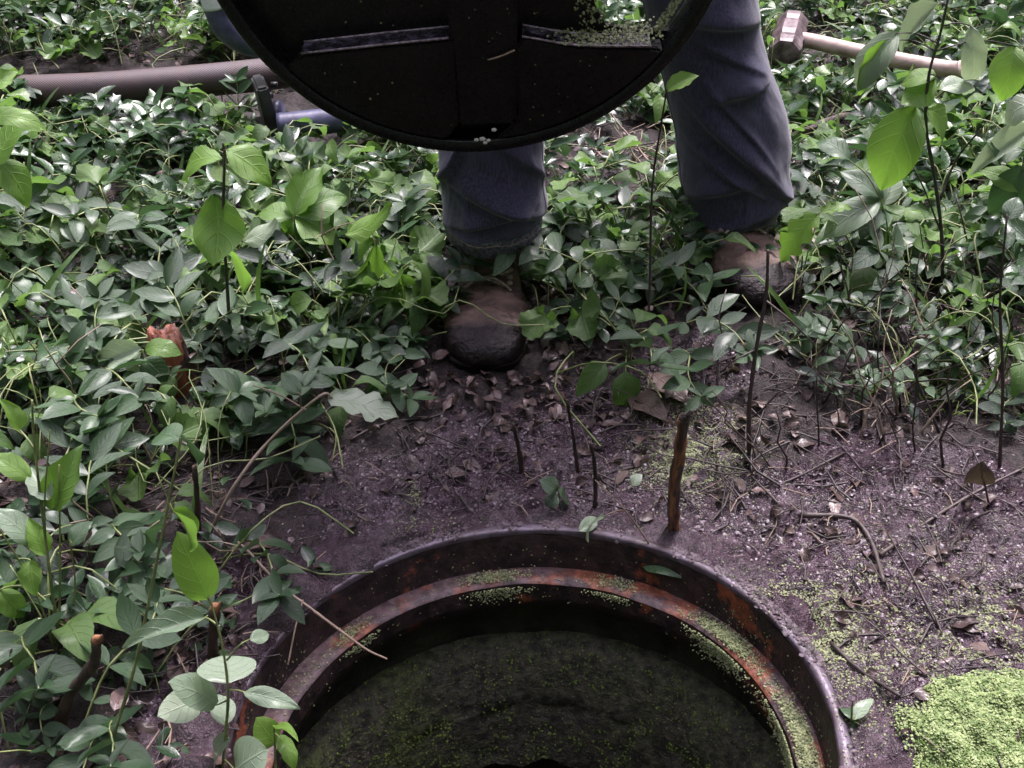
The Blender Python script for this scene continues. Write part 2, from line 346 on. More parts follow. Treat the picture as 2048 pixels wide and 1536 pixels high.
# ------------------------------------------------------------------ mesh helpers
def mesh(name, verts, faces, mats=None, smooth=True, uv=None, matidx=None, attr=None):
    me = bpy.data.meshes.new(name)
    me.from_pydata([tuple(v) for v in verts] if not isinstance(verts, np.ndarray) else verts.tolist(), [], faces if isinstance(faces, list) else faces.tolist())
    for m_ in (mats if isinstance(mats, (list, tuple)) else [mats] if mats else []): me.materials.append(m_)
    if smooth: me.polygons.foreach_set('use_smooth', np.ones(len(me.polygons), bool))
    if matidx is not None: me.polygons.foreach_set('material_index', np.asarray(matidx, np.int32))
    if uv is not None:
        ul = me.uv_layers.new(name='UVMap'); li = np.empty(len(me.loops), np.int32); me.loops.foreach_get('vertex_index', li)
        ul.data.foreach_set('uv', np.asarray(uv, np.float32)[li].ravel())
    if attr:
        for k, a in attr.items():
            at = me.attributes.new(k, 'FLOAT', 'POINT'); at.data.foreach_set('value', np.asarray(a, np.float32))
    me.update(); return me
def ob(name, me, parent=None, mw=None, shade=None):
    o = bpy.data.objects.new(name, me); COL.objects.link(o)
    if parent is not None: o.parent = parent
    if mw is not None: o.matrix_basis = mw
    if shade is not None: o.color = (shade, shade, shade, 1)
    return o
def empty(name, loc, rot=None):
    o = bpy.data.objects.new(name, None); COL.objects.link(o); o.location = loc; o.empty_display_size = .02
    if rot is not None: o.rotation_euler = rot
    return o
def tag(o, label, cat, group=None):
    o['label'] = label; o['category'] = cat
    if group: o['group'] = group
    return o
def kind(o, k): o['kind'] = k; return o

def tube_vf(path, radii, seg=7, cap=True, uv=False):
    path = [Vector(p) for p in path]; n = len(path)
    if not hasattr(radii, '__len__'): radii = [radii] * n
    vs, fs, uvs = [], [], []
    t0 = (path[1] - path[0]).normalized()
    ref = Vector((0, 0, 1)) if abs(t0.z) < .9 else Vector((1, 0, 0))
    nv = t0.cross(ref).normalized(); dist = 0
    for i in range(n):
        t = (path[min(i + 1, n - 1)] - path[max(i - 1, 0)]).normalized()
        nv = (nv - t * nv.dot(t)).normalized(); bv = t.cross(nv)
        if i: dist += (path[i] - path[i - 1]).length
        for k in range(seg):
            a = 2 * math.pi * k / seg
            vs.append(path[i] + (nv * math.cos(a) + bv * math.sin(a)) * radii[i]); uvs.append((k / seg, dist))
    for i in range(n - 1):
        for k in range(seg):
            a, b = i * seg + k, i * seg + (k + 1) % seg
            fs.append([a, b, b + seg, a + seg])
    if cap:
        fs.append(list(range(seg))[::-1]); fs.append([(n - 1) * seg + k for k in range(seg)])
    return vs, fs, uvs
def tubes_vf(list_):                                   # several tubes of one thing
    V_, F_ = [], []
    for p, r, s in list_:
        v, f, _ = tube_vf(p, r, s); o = len(V_); V_ += v; F_ += [[i + o for i in q] for q in f]
    return V_, F_
def smooth_path(pts, n=6):
    pts = [Vector(p) for p in pts]; out = []
    P_ = [pts[0] * 2 - pts[1]] + pts + [pts[-1] * 2 - pts[-2]]
    for i in range(1, len(P_) - 2):
        for k in range(n):
            t = k / n
            out.append(.5 * (2 * P_[i] + (P_[i + 1] - P_[i - 1]) * t + (2 * P_[i - 1] - 5 * P_[i] + 4 * P_[i + 1] - P_[i + 2]) * t * t + (3 * P_[i] - P_[i - 1] - 3 * P_[i + 1] + P_[i + 2]) * t ** 3))
    out.append(pts[-1]); return out
def lathe_vf(prof, seg=120, wob=0.0, seed=0, a0=0, closed=False):
    vs, fs = [], []
    for j, (r, z) in enumerate(prof):
        for k in range(seg):
            a = 2 * math.pi * k / seg
            d = wob * (float(fbm(math.cos(a) * 6 + 9 + j * .7, math.sin(a) * 6 + 9, 3, seed + 5)) - .5) * 2 if wob else 0
            vs.append(((r + d) * math.cos(a), (r + d) * math.sin(a), z + d * .6))
    n = len(prof)
    for j in range(n if closed else n - 1):
        for k in range(seg):
            j2 = (j + 1) % n
            fs.append([j * seg + k, j * seg + (k + 1) % seg, j2 * seg + (k + 1) % seg, j2 * seg + k])
    return vs, fs

def leaf_vf(nl=6, nw=4, peak=.42, power=.9, fold=.22, droop=.35, wave=0.0, ph=0.0, cup=0.0, W=.5, tear=0.0):
    """a leaf of length 1 from its base along +Y, W wide, face up"""
    vs, fs, uv = [], [], []
    k = math.log(.5) / math.log(peak); ang = 0; y = z = 0.0
    for i in range(nl + 1):
        s = i / nl
        if i:
            ang = droop * (s - .15) * 1.6
            y += math.cos(ang) / nl; z -= math.sin(ang) / nl
        wd = W / 2 * max(math.sin(math.pi * min(s, .999) ** k), 0) ** power
        if i == 0: wd = W * .03
        if i == nl: wd = W * .015
        for j in range(nw + 1):
            u = j / nw * 2 - 1
            wx = wd * (1 - (tear * max(0, math.sin(s * 23 + u * 3)) if abs(u) > .9 else 0))
            vs.append((u * wx, y, z + abs(u) * wd * 2 * fold - cup * (u * wd) ** 2 * 8 + wave * math.sin(s * 9 + ph + u * 2) * abs(u)))
            uv.append((u * .5 + .5, s))
    m = nw + 1
    for i in range(nl):
        for j in range(nw): fs.append([i * m + j, i * m + j + 1, (i + 1) * m + j + 1, (i + 1) * m + j])
    return vs, fs, uv
def lobed_vf(seg=26, lobes=9, depth=.13, dish=.12, seed=0):
    """rounded scalloped leaf one unit across, notched where its stalk joins at the origin"""
    r_ = random.Random(seed); vs = [(0, 0.1, 0)]; uv = [(.5, .1)]; fs = []
    for ring in (.55, 1.0):
        for i in range(seg + 1):
            a = -math.pi * .5 + .28 + (2 * math.pi - .56) * i / seg
            rr = ring * .5 * (1 + depth * math.cos(a * lobes + 1.5) * (ring ** 2) + .05 * math.sin(a * 3 + seed)) * (1.0 + .14 * math.sin(a))
            x, y = rr * math.cos(a), .42 + rr * math.sin(a) * .95
            z = dish * (ring ** 2) * (.5 + .5 * math.sin(a * 3 + seed * 2)) + .025 * math.cos(a * 5 + seed) * ring - .06 * ring
            vs.append((x, y, z)); uv.append((.5 + x, y))
    m = seg + 1
    for i in range(seg):
        fs.append([0, 1 + i, 2 + i]); fs.append([1 + i, 1 + m + i, 2 + m + i, 2 + i])
    return vs, fs, uv
def frame(pos, d, up, l, wd=None):
    """matrix that lays a unit leaf at pos along d with its face towards up, l long"""
    y = Vector(d).normalized(); x = y.cross(Vector(up)); x = x.normalized() if x.length > 1e-5 else Vector((1, 0, 0)); z = x.cross(y)
    sx = wd / .5 if wd else l
    m = Matrix(((x.x * sx, y.x * l, z.x * l, pos[0]), (x.y * sx, y.y * l, z.y * l, pos[1]), (x.z * sx, y.z * l, z.z * l, pos[2]), (0, 0, 0, 1)))
    return m

class Mass:
    """many small pieces of uncountable stuff gathered into one mesh"""
    def __init__(s): s.v, s.f, s.uv, s.sh, s.mi, s.n = [], [], [], [], [], 0
    def add(s, vf, mw, shade=.5, mi=0):
        v = np.asarray(vf[0], float); A = np.array(mw.to_3x3()); v = v @ A.T + np.array(mw.translation)
        s.v.append(v); s.f += [[i + s.n for i in q] for q in vf[1]]
        s.uv.append(np.asarray(vf[2], float) if len(vf) > 2 and len(vf[2]) else np.zeros((len(v), 2)))
        s.sh.append(np.full(len(v), shade)); s.mi += [mi] * len(vf[1]); s.n += len(v)
    def build(s, name, mats, parent=None, mw=None):
        me = mesh(name, np.concatenate(s.v), s.f, mats, True, np.concatenate(s.uv), s.mi, {'shade': np.concatenate(s.sh)})
        return kind(ob(name, me, parent, mw), 'stuff')
DISC = ([(math.cos(a), math.sin(a), 0) for a in np.linspace(0, 2 * math.pi, 6)[:-1]], [[0, 1, 2, 3, 4]], [])
GRAIN = ([(1, 0, 0), (.3, .95, 0), (-.8, .6, 0), (-.8, -.6, 0), (.3, -.95, 0), (0, 0, .45)], [[0, 1, 5], [1, 2, 5], [2, 3, 5], [3, 4, 5], [4, 0, 5]], [])
def speck_mw(p, nrm, r, spin=None):
    q = Vector(nrm).normalized().to_track_quat('Z', 'Y').to_matrix().to_4x4()
    return Matrix.Translation(p) @ q @ Matrix.Rotation(rng.uniform(0, 6.28), 4, 'Z') @ Matrix.Diagonal((r, r * rng.uniform(.6, 1), r, 1))

# ------------------------------------------------------------------ the ground: one sheet, fine where the place is seen, coarse out to the horizon
def build_ground():
    xs = np.concatenate([np.array([-60, -25, -10, -5, -3, -2.2, -1.7]), np.arange(-1.4, 1.4001, .0050), np.array([1.7, 2.2, 3, 5, 10, 25, 60])])
    ys = np.concatenate([np.array([-60, -25, -8, -3, -1, -.3, 0, .15]), np.concatenate([np.arange(.25, 1.7, .0048), np.arange(1.7, 2.95, .008)]), np.array([3.05, 3.3, 3.8, 5, 8, 14, 30, 70])])
    X, Y = np.meshgrid(xs, ys); Z = hz_np(X.ravel(), Y.ravel()); mm = mud_mask(X.ravel(), Y.ravel())
    nx, ny = len(xs), len(ys)
    idx = np.arange(nx * ny).reshape(ny, nx)
    q = np.stack([idx[:-1, :-1], idx[:-1, 1:], idx[1:, 1:], idx[1:, :-1]], -1).reshape(-1, 4)
    cx = X.ravel()[q].mean(1); cy = Y.ravel()[q].mean(1)
    q = q[np.hypot(cx - RC.x, cy - RC.y) > R_LIP + .0035]
    V_ = np.stack([X.ravel(), Y.ravel(), Z], 1)
    me = mesh('ground', V_, q, M['ground'], True, None, None, {'mud': mm})
    kind(ob('ground', me), 'structure')
build_ground()

# ------------------------------------------------------------------ manhole frame and shaft
def build_manhole():
    rot = Euler((-TX, TY, 0))
    # rotation that tips the far side down and follows the plane used for the terrain
    n = Vector((math.tan(TY), math.tan(TX), 1)).normalized()
    q = Vector((0, 0, 1)).rotation_difference(n)
    fr = empty('manhole_ring', RC); fr.rotation_mode = 'QUATERNION'; fr.rotation_quaternion = q
    tag(fr, 'round rusted iron manhole frame set in the mud, its cover taken off', 'manhole ring')
    v, f = lathe_vf([(R_LIP + .0125, -.12), (R_LIP + .0125, -.002), (R_LIP + .010, .0012), (R_LIP + .002, .0012), (R_LIP, -.001), (R_LIP, -.006)], 200, .0010, 1)
    ob('rim', mesh('rim', v, f, M['lip']), fr)
    v, f = lathe_vf([(R_LIP, -.006), (R_LIP - .001, -.02), (R_LIP - .002, -.04), (R_LIP - .003, -.0525)], 200, .0008, 2)
    ob('inner_wall', mesh('inner_wall', v, f, M['rust']), fr)
    v, f = lathe_vf([(R_LIP - .002, -.0525), (.262, -.0515), (.253, -.0525), (.2505, -.055)], 200, .0016, 3)
    ob('seat', mesh('seat', v, f, M['ledge']), fr)
    v, f = lathe_vf([(.2505, -.055), (.250, -.075), (.251, -.088), (.275, -.09)], 200, .0016, 3)
    ob('flange', mesh('flange', v, f, M['rust']), fr)
    # duckweed stuck to lip, wall, seat
    ms = Mass()
    for _ in range(2600):
        a = rng.uniform(-.5, math.pi + .6); w_ = sn(math.cos(a) * 5 + 4, math.sin(a) * 5 + 4, 21)
        side = rng.random()
        dens = .25 + 1.4 * max(0, float(w_) - .45) * 2 + (1.2 if -.5 < a < .75 else 0)
        if rng.random() > dens: continue
        r = rng.uniform(.0005, .0013)
        if side < .55:
            rr = rng.triangular(.251, .276, .258); p = (rr * math.cos(a), rr * math.sin(a), -.0508); nn = (0, 0, 1)
        elif side < .8:
            zz = rng.triangular(-.054, -.01, -.045); p = ((R_LIP - .0035) * math.cos(a), (R_LIP - .0035) * math.sin(a), zz); nn = (-math.cos(a), -math.sin(a), .3)
        elif side < .9:
            zz = rng.uniform(-.085, -.058); p = (.248 * math.cos(a), .248 * math.sin(a), zz); nn = (-math.cos(a), -math.sin(a), .3)
        else:
            rr = R_LIP + rng.uniform(.001, .012); p = (rr * math.cos(a), rr * math.sin(a), .0022); nn = (0, 0, 1)
        ms.add(GRAIN, speck_mw(p, nn, r))
    # the thick crusts of it on the right of the seat and at two spots of the far side
    for (ac, wd_, n_, zsp) in ((.02, .20, 3200, 1), (.62, .14, 2000, 1), (1.72, .12, 800, .8), (2.42, .09, 320, .5), (1.18, .09, 320, .4)):
        for _ in range(n_):
            a = rng.gauss(ac, wd_ * .6); k = rng.random()
            if k < .6: rr = rng.triangular(.250, .274, .260); p = (rr * math.cos(a), rr * math.sin(a), -.0505 + rng.uniform(0, .004))
            else: p = (.2475 * math.cos(a), .2475 * math.sin(a), -.056 - abs(rng.gauss(0, .011)) * zsp)
            ms.add(GRAIN, speck_mw(p, (rng.gauss(0, .4) - math.cos(a) * .4, rng.gauss(0, .4) - math.sin(a) * .4, 1), rng.uniform(.0006, .0015)))
    ms.build('duckweed', [M['algae_dull']], fr)
    sh = empty('manhole_shaft', RC); sh.rotation_mode = 'QUATERNION'; sh.rotation_quaternion = q
    tag(sh, 'dark concrete manhole shaft with green algae below the iron frame', 'shaft')
    prof = [(.268, -.089), (.285, -.10), (.285, -.172)]
    v, f = lathe_vf(prof, 160, .003, 7); ob('neck', mesh('neck', v, f, M['neck']), sh)
    # concrete bench, sloped and crumbled, down to a broken lower edge
    prof = [(.287, -.160), (.262, -.163), (.254, -.178), (.246, -.20), (.240, -.225), (.237, -.238), (.2385, -.242), (.236, -.25), (.233, -.275), (.231, -.30), (.229, -.315), (.227, -.328)]
    v, f = lathe_vf(prof, 260, .004, 9)
    v = [list(p) for p in v]; seg = 260
    for j in range(len(prof)):
        for k in range(seg):
            a = 2 * math.pi * k / seg; i = j * seg + k
            d = float(fbm(a * 14, j * 1.3, 3, 31) - .5) * .010; v[i][0] -= d * math.cos(a); v[i][1] -= d * math.sin(a)
            if j >= len(prof) - 2: v[i][2] += (float(fbm(a * 4, 2, 4, 33)) - .5) * .06 * (j - len(prof) + 3) / 2
    ob('bench', mesh('bench', v, f, M['shaft']), sh); bench = v
    base = [list(v[(len(prof) - 1) * seg + k]) for k in range(seg)]
    v2 = [list(b) for b in base] + [[b[0] * 1.28, b[1] * 1.28, b[2] - .012] for b in base] + [[b[0] * 1.3, b[1] * 1.3, -.95] for b in base]
    f2 = [[j * seg + k, j * seg + (k + 1) % seg, (j + 1) * seg + (k + 1) % seg, (j + 1) * seg + k] for j in range(2) for k in range(seg)]
    ob('lower_wall', mesh('lower_wall', v2, f2, M['shaft']), sh)
    v, f = lathe_vf([(.0005, -.80), (.1, -.80), (.32, -.80)], 60)
    ob('water', mesh('water', v, f, M['water']), sh)
    ms = Mass()
    for _ in range(5200):
        a = rng.uniform(-.2, math.pi + .5); t = rng.random(); j = t * (len(prof) - 1.001); j0 = int(j); fr_ = j - j0
        g = sn(a * 6, t * 3, 41) + (.18 if a > 2.0 else -.04)
        if g < .47: continue
        k = int(a / (2 * math.pi) * seg) % seg; k2 = (k + 1) % seg; w_ = rng.random()
        p0, p1 = Vector(bench[j0 * seg + k]).lerp(Vector(bench[j0 * seg + k2]), w_), Vector(bench[(j0 + 1) * seg + k]).lerp(Vector(bench[(j0 + 1) * seg + k2]), w_)
        p = p0.lerp(p1, fr_); nn = Vector((-math.cos(a), -math.sin(a), .6))
        ms.add(GRAIN, speck_mw(p + nn * .001, nn + Vector((rng.gauss(0, .3), rng.gauss(0, .3), 0)), rng.uniform(.0007, .0019)))
    ms.build('algae', [M['moss']], sh)
build_manhole()

# ------------------------------------------------------------------ the lid held upright over the ground
def build_lid():
    R = .282
    c = Vector((-.050, 1.20, .600))
    lid = empty('manhole_cover', c, (rad(7), rad(-1.2), 0))
    tag(lid, 'big round black manhole cover held upright, its ribbed underside showing', 'manhole cover')
    def ring(prof, seg=160):                                        # a lathe about the Y axis
        v, f = lathe_vf(prof, seg, .0005, 3, closed=True); return [(a, cc, b) for a, b, cc in v], [q[::-1] for q in f]
    v, f = ring([(R - .0008, -.0225), (R, -.021), (R, .016), (R - .004, .020), (.268, .020), (.2675, .014), (.2665, -.021), (.2675, -.0235), (R - .0018, -.0235)])
    ob('rim', mesh('rim', v, f, M['lid']), lid)
    # back plate, open beyond the right-hand rib
    def slab(name, out, y0, y1, m, bev=.0025):
        bm = bmesh.new(); vs = [bm.verts.new((x, y1, z)) for x, z in out]; fc = bm.faces.new(vs)
        bmesh.ops.triangulate(bm, faces=[fc]) if False else None
        r = bmesh.ops.extrude_face_region(bm, geom=[fc]); bmesh.ops.translate(bm, vec=(0, y0 - y1, 0), verts=[g for g in r['geom'] if isinstance(g, bmesh.types.BMVert)])
        bmesh.ops.recalc_face_normals(bm, faces=bm.faces)
        if bev: bmesh.ops.bevel(bm, geom=[e for e in bm.edges if e.calc_face_angle(0) > .6], offset=bev, segments=2, affect='EDGES')
        me = bpy.data.meshes.new(name); bm.to_mesh(me); bm.free(); me.materials.append(m)
        return ob(name, me, lid)
    def arc(r, a0, a1, n): return [(r * math.cos(a0 + (a1 - a0) * i / n), r * math.sin(a0 + (a1 - a0) * i / n)) for i in range(n + 1)]
    rp = .2680; zr = -.149
    a_top = math.acos(.135 / rp); a_low = math.asin(zr / rp) + 2 * math.pi
    out = arc(rp, a_top, a_low, 110) + [(.175, zr + .002), (.150, zr + .010), (.139, zr + .03), (.132, zr + .07), (.137, zr + .13), (.130, zr + .22)]
    slab('back_plate', out, .006, .015, M['lid'], 0)
    # the raised lower panel; its upper edges are the two bright ledges
    a0 = math.pi + math.asin(.158 / .265); a1 = 2 * math.pi - math.asin(.150 / .2652)
    left = [(-.015, -.139)] + [(-.10, -.146), (-.185, -.154)] + arc(.2650, a0 + .05, 1.5 * math.pi - .12, 30)
    slab('panel', left + [(-.015, -.240)], -.0245, .0065, M['lid'], .0025)
    right = arc(.2652, 1.5 * math.pi + .10, a1 - .03, 30) + [(.19, -.154), (.12, -.151), (.06, -.138), (.052, -.150)]
    slab('panel', [(.052, -.238)] + right, -.0245, .0065, M['lid'], .0025)
    slab('hub', [(-.017, -.246), (.050, -.244), (.054, -.10), (.045, .10), (.050, .24), (-.020, .24), (-.014, .10), (-.022, -.10)], -.026, .0065, M['lid'], .004)
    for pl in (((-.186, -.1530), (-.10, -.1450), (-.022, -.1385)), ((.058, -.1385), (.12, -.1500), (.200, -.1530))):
        for yy, dz in ((-.0230, .0003), (.0035, .0012)):             # sky glint on the ledge edges, painted as pale strips
            v, f, _ = tube_vf(smooth_path([(x, yy, z + dz) for x, z in pl], 6), [.0012 + .0005 * sn(k * .9, yy * 90) for k in range(13)], 6); ob('glint_edge', mesh('glint_edge', v, f, M['worn']), lid)
        q0 = smooth_path([(x, 0, z + .0006) for x, z in pl], 6); vv, ff = [], []
        for k, p in enumerate(q0): vv += [(p.x, -.0215, p.z), (p.x, .0030, p.z + .0004)]
        ff = [[2 * k, 2 * k + 2, 2 * k + 3, 2 * k + 1] for k in range(len(q0) - 1)]; ob('ledge', mesh('ledge', vv, ff, M['ledgetop']), lid)  # bluish top strip: sky reflection put into its colour
    for z_, w_ in ((.03, .012), (.13, .012)):                          # upper ribs, out of the picture
        slab('rib', [(-.235, z_), (-.03, z_), (-.03, z_ + w_), (-.232, z_ + w_)], -.012, .0065, M['lid'], .002)
    # flecks of duckweed on face and ledges, and the clump lying on the right-hand ledge
    ms = Mass()
    for _ in range(330):
        a = rng.uniform(0, 6.283); r = .250 * math.sqrt(rng.random()); x, z = r * math.cos(a), r * math.sin(a)
        if x > .12 and z > zr: continue
        if rng.random() > .35 + (.5 if x > .0 else 0): continue
        y = -.0255 if z < -.155 else (-.0270 if -.015 < x < .05 else .0045)
        ms.add(GRAIN, speck_mw((x, y, z), (0, -1, .1), rng.uniform(.0007, .0017)))
    for _ in range(520):
        x = min(rng.triangular(.075, .215, .175), .212); z = -.1505 + .0035 * math.sin(x * 30)
        ms.add(GRAIN, speck_mw((x, rng.uniform(-.027, .014), z + .004 + abs(rng.gauss(0, .002 + .005 * (x > .15)))), (rng.gauss(0, .5), -.5, 1), rng.uniform(.0009, .0022)))
    for _ in range(420):
        t = rng.random(); p = Vector((.205 + .035 * t, rng.uniform(-.019, .012), -.145 + .065 * t ** 1.2))
        ms.add(GRAIN, speck_mw(p, (-.6, -.6, .3), rng.uniform(.0008, .0018)))
    for _ in range(260):
        z = rng.uniform(zr, zr + .12); ms.add(GRAIN, speck_mw((.134 + rng.gauss(0, .010), .004 + rng.uniform(-.003, .004), z), (rng.gauss(0, .5), -1, .4), rng.uniform(.0010, .0024)))
    ms.build('duckweed', [M['algae_dull']], lid)
    v, f, _ = tube_vf(smooth_path([(.02, -.029, -.162), (.035, -.032, -.156), (.05, -.031, -.150)]), .0011, 5); ob('grass_bit', mesh('grass_bit', v, f, M['straw']), lid)
    ws = Mass()
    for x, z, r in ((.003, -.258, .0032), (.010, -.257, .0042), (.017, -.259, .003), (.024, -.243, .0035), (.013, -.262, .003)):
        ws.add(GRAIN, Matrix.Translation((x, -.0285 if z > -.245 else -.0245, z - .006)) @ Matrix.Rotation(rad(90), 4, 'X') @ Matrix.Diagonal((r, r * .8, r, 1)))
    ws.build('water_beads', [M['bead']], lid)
    return lid
M['worn'] = mat_noise('painted_edge_glint', (.10, .075, .09), (.34, .27, .32), 220, .35, bump=.3, metal=.3)  # pale colour of the painted glint along the ledge edges
M['ledgetop'] = mat_noise('ledge_sky_sheen', (.010, .009, .012), (.085, .075, .11), 70, .16, rough2=.4, bump=.5, bscale=300, lo=.45, hi=.7, spec=.8)  # grey blue stands for the sky mirrored in the ledge top
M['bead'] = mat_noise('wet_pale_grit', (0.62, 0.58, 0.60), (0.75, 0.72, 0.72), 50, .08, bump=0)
build_lid()

# ------------------------------------------------------------------ the person: boots, jeans, and the rest above the frame
def build_person():
    pr = empty('person', (.15, 1.50, 0))
    tag(pr, 'person in blue jeans and muddy brown lace-up boots holding up the black cover', 'person')
    org = Vector((.15, 1.50, 0))
    def L(p): return Vector(p) - org
    # --- one boot, built with its toe at the origin pointing towards -Y
    def boot_meshes():
        secs = [(0.000, .022, .040), (.006, .036, .050), (.020, .049, .061), (.045, .0575, .070), (.075, .061, .076), (.105, .059, .080), (.130, .055, .088), (.150, .051, .104), (.170, .048, .122), (.20, .045, .135), (.25, .042, .135), (.285, .038, .12), (.300, .028, .09)]
        vs, fs = [], []; seg = 28
        for y, hw, top in secs:
            for k in range(seg):
                a = 2 * math.pi * k / seg; ca, sa = math.cos(a), math.sin(a)
                x = hw * math.copysign(abs(ca) ** .75, ca); zb = .022
                z = zb + (top - zb) * (.5 + .5 * math.copysign(abs(sa) ** .8, sa))
                x *= 1 - .12 * max(0, (z - .06) / .08)
                vs.append((x, y, z))
        n = len(secs)
        for i in range(n - 1):
            for k in range(seg): fs.append([i * seg + k, i * seg + (k + 1) % seg, (i + 1) * seg + (k + 1) % seg, (i + 1) * seg + k])
        fs.append(list(range(seg))[::-1]); fs.append([(n - 1) * seg + k for k in range(seg)])
        o = len(vs)                                            # shaft of the boot
        for z, cy, rx, ry in ((.05, .215, .046, .075), (.09, .215, .048, .078), (.13, .222, .050, .076), (.17, .230, .053, .072), (.20, .235, .055, .070)):
            for k in range(seg):
                a = 2 * math.pi * k / seg; vs.append((rx * math.cos(a), cy + ry * math.sin(a), z))
        for i in range(4):
            for k in range(seg): fs.append([o + i * seg + k, o + i * seg + (k + 1) % seg, o + (i + 1) * seg + (k + 1) % seg, o + (i + 1) * seg + k])
        fs.append([o + k for k in range(seg)][::-1]); fs.append([o + 4 * seg + k for k in range(seg)])
        me = mesh('upper', vs, fs, M['boot']); t = bpy.data.objects.new('upper', me); COL.objects.link(t)
        bm = bmesh.new(); bm.from_mesh(me); bmesh.ops.recalc_face_normals(bm, faces=bm.faces); bm.to_mesh(me); bm.free()
        a = t.modifiers.new('r', 'REMESH'); a.mode = 'VOXEL'; a.voxel_size = .0042
        b = t.modifiers.new('s', 'SMOOTH'); b.factor = .5; b.iterations = 7
        dg = bpy.context.evaluated_depsgraph_get(); up = bpy.data.meshes.new_from_object(t.evaluated_get(dg)); bpy.data.objects.remove(t)
        nv = len(up.vertices); co = np.empty(nv * 3, np.float32); up.vertices.foreach_get('co', co); co = co.reshape(-1, 3)
        no = np.empty(nv * 3, np.float32); up.vertices.foreach_get('normal', no); no = no.reshape(-1, 3)
        x, y, z = co.T
        d = .006 * (fbm(x * 26 + 3, y * 26 + z * 20, 3, 51) - .5)
        seam = y - (.080 - 9.0 * x ** 2)                       # curved toe seam
        d = d - .0035 * np.exp(-(seam / .0035) ** 2) * (z > .045) + .0028 * (seam < 0) * (z > .03)
        cr = np.sin((y + .35 * z + .012 * np.sin(x * 60)) * 260) * np.exp(-((y - .115) / .022) ** 2) * (z > .05); d = d + .0020 * cr
        d = d - .004 * np.exp(-((y + z * .2 - .158) / .006) ** 2) * np.exp(-(x / .045) ** 4)      # edge of the tongue flap
        co = co + no * d[:, None]; up.vertices.foreach_set('co', co.ravel()); up.polygons.foreach_set('use_smooth', np.ones(len(up.polygons), bool)); up.name = 'upper'; up.update()
        if not up.materials: up.materials.append(M['boot'])
        # sole: outline lofted in three steps with a welt
        prof = [(0, .020), (.004, .034), (.016, .050), (.045, .061), (.08, .0645), (.12, .060), (.16, .051), (.20, .046), (.25, .045), (.29, .038), (.305, .022)]
        pts = [(hw, y) for y, hw in prof] + [(-hw, y) for y, hw in prof[::-1]]
        sv, sf = [], []
        for sc, z in ((.93, 0), (.95, .004), (.96, .020), (.98, .022), (.98, .028), (.93, .030)):
            for px_, py_ in pts: sv.append((px_ * sc, .15 + (py_ - .15) * sc, z))
        m = len(pts)
        for i in range(5):
            for k in range(m): sf.append([i * m + k, i * m + (k + 1) % m, (i + 1) * m + (k + 1) % m, (i + 1) * m + k])
        sf.append(list(range(m))[::-1]); sf.append([5 * m + k for k in range(m)])
        so = mesh('sole', sv, sf, M['sole'])
        from mathutils.bvhtree import BVHTree
        bv = BVHTree.FromPolygons([tuple(p) for p in co], [tuple(q.vertices) for q in up.polygons])
        def on(x, y):
            h_ = bv.ray_cast(Vector((x, y, .125 if y < .16 else .16)), Vector((0, .45, -1)))
            return (h_[0] + h_[1] * .0022) if h_[0] else Vector((x, y, .11))
        tubes = []
        for yy in (.112, .124, .136):
            tubes.append((smooth_path([on(x_, yy + .006 * math.sin(x_ * 90 + yy * 300)) for x_ in (-.030, -.018, -.006, .006, .018, .030)], 3), .0023, 6))
        for sg in (-1, 1): tubes.append((smooth_path([on(0, .120), on(sg * .012, .112) + Vector((0, -.002, .006)), on(sg * .026, .104) + Vector((0, -.002, .003)), on(sg * .034, .094)], 4), .0019, 6))
        tongue = [[on(x_, y_) + Vector((0, -.0004, .0002)) for x_ in (-.020, -.010, 0, .010, .020)] for y_ in (.104, .114, .124, .134, .142)]
        lv, lf = tubes_vf(tubes); la = mesh('lace', lv, lf, M['lace'])
        tg = mesh('tongue', [p for r_ in tongue for p in r_], [[i * 5 + k, i * 5 + k + 1, i * 5 + k + 6, i * 5 + k + 5] for i in range(4) for k in range(4)], M['tongue'])
        hkp = [on(sx_ * .031, yy) for sx_ in (-1, 1) for yy in (.112, .124, .136)]
        v, f = lathe_vf([(.0002, .003), (.004, .0025), (.005, 0)], 8)
        return up, so, la, tg, hkp, mesh('hook', [(p[0], p[1] * .6 - p[2] * .7, p[1] * .6 + p[2]) for p in v], f, M['thread'])
    up, so, la, tg, hkp, hk = boot_meshes()
    toeA = G(966, 716); toeA.z = hz(toeA.x, toeA.y + .1) - .026
    for toe, yaw, lab in ((toeA, rad(-2), None), (Vector((.372, 1.352, -.010)), rad(12), None)):
        b = empty('boot', L(toe), (rad(-1), 0, yaw)); b.parent = pr
        ob('upper', up, b); ob('sole', so, b); ob('lace', la, b)
        ob('tongue', tg, b)
        for q_ in hkp: ob('hook', hk, b, Matrix.Translation(q_))
    # --- jeans: two legs and a seat in one mesh
    rings = []
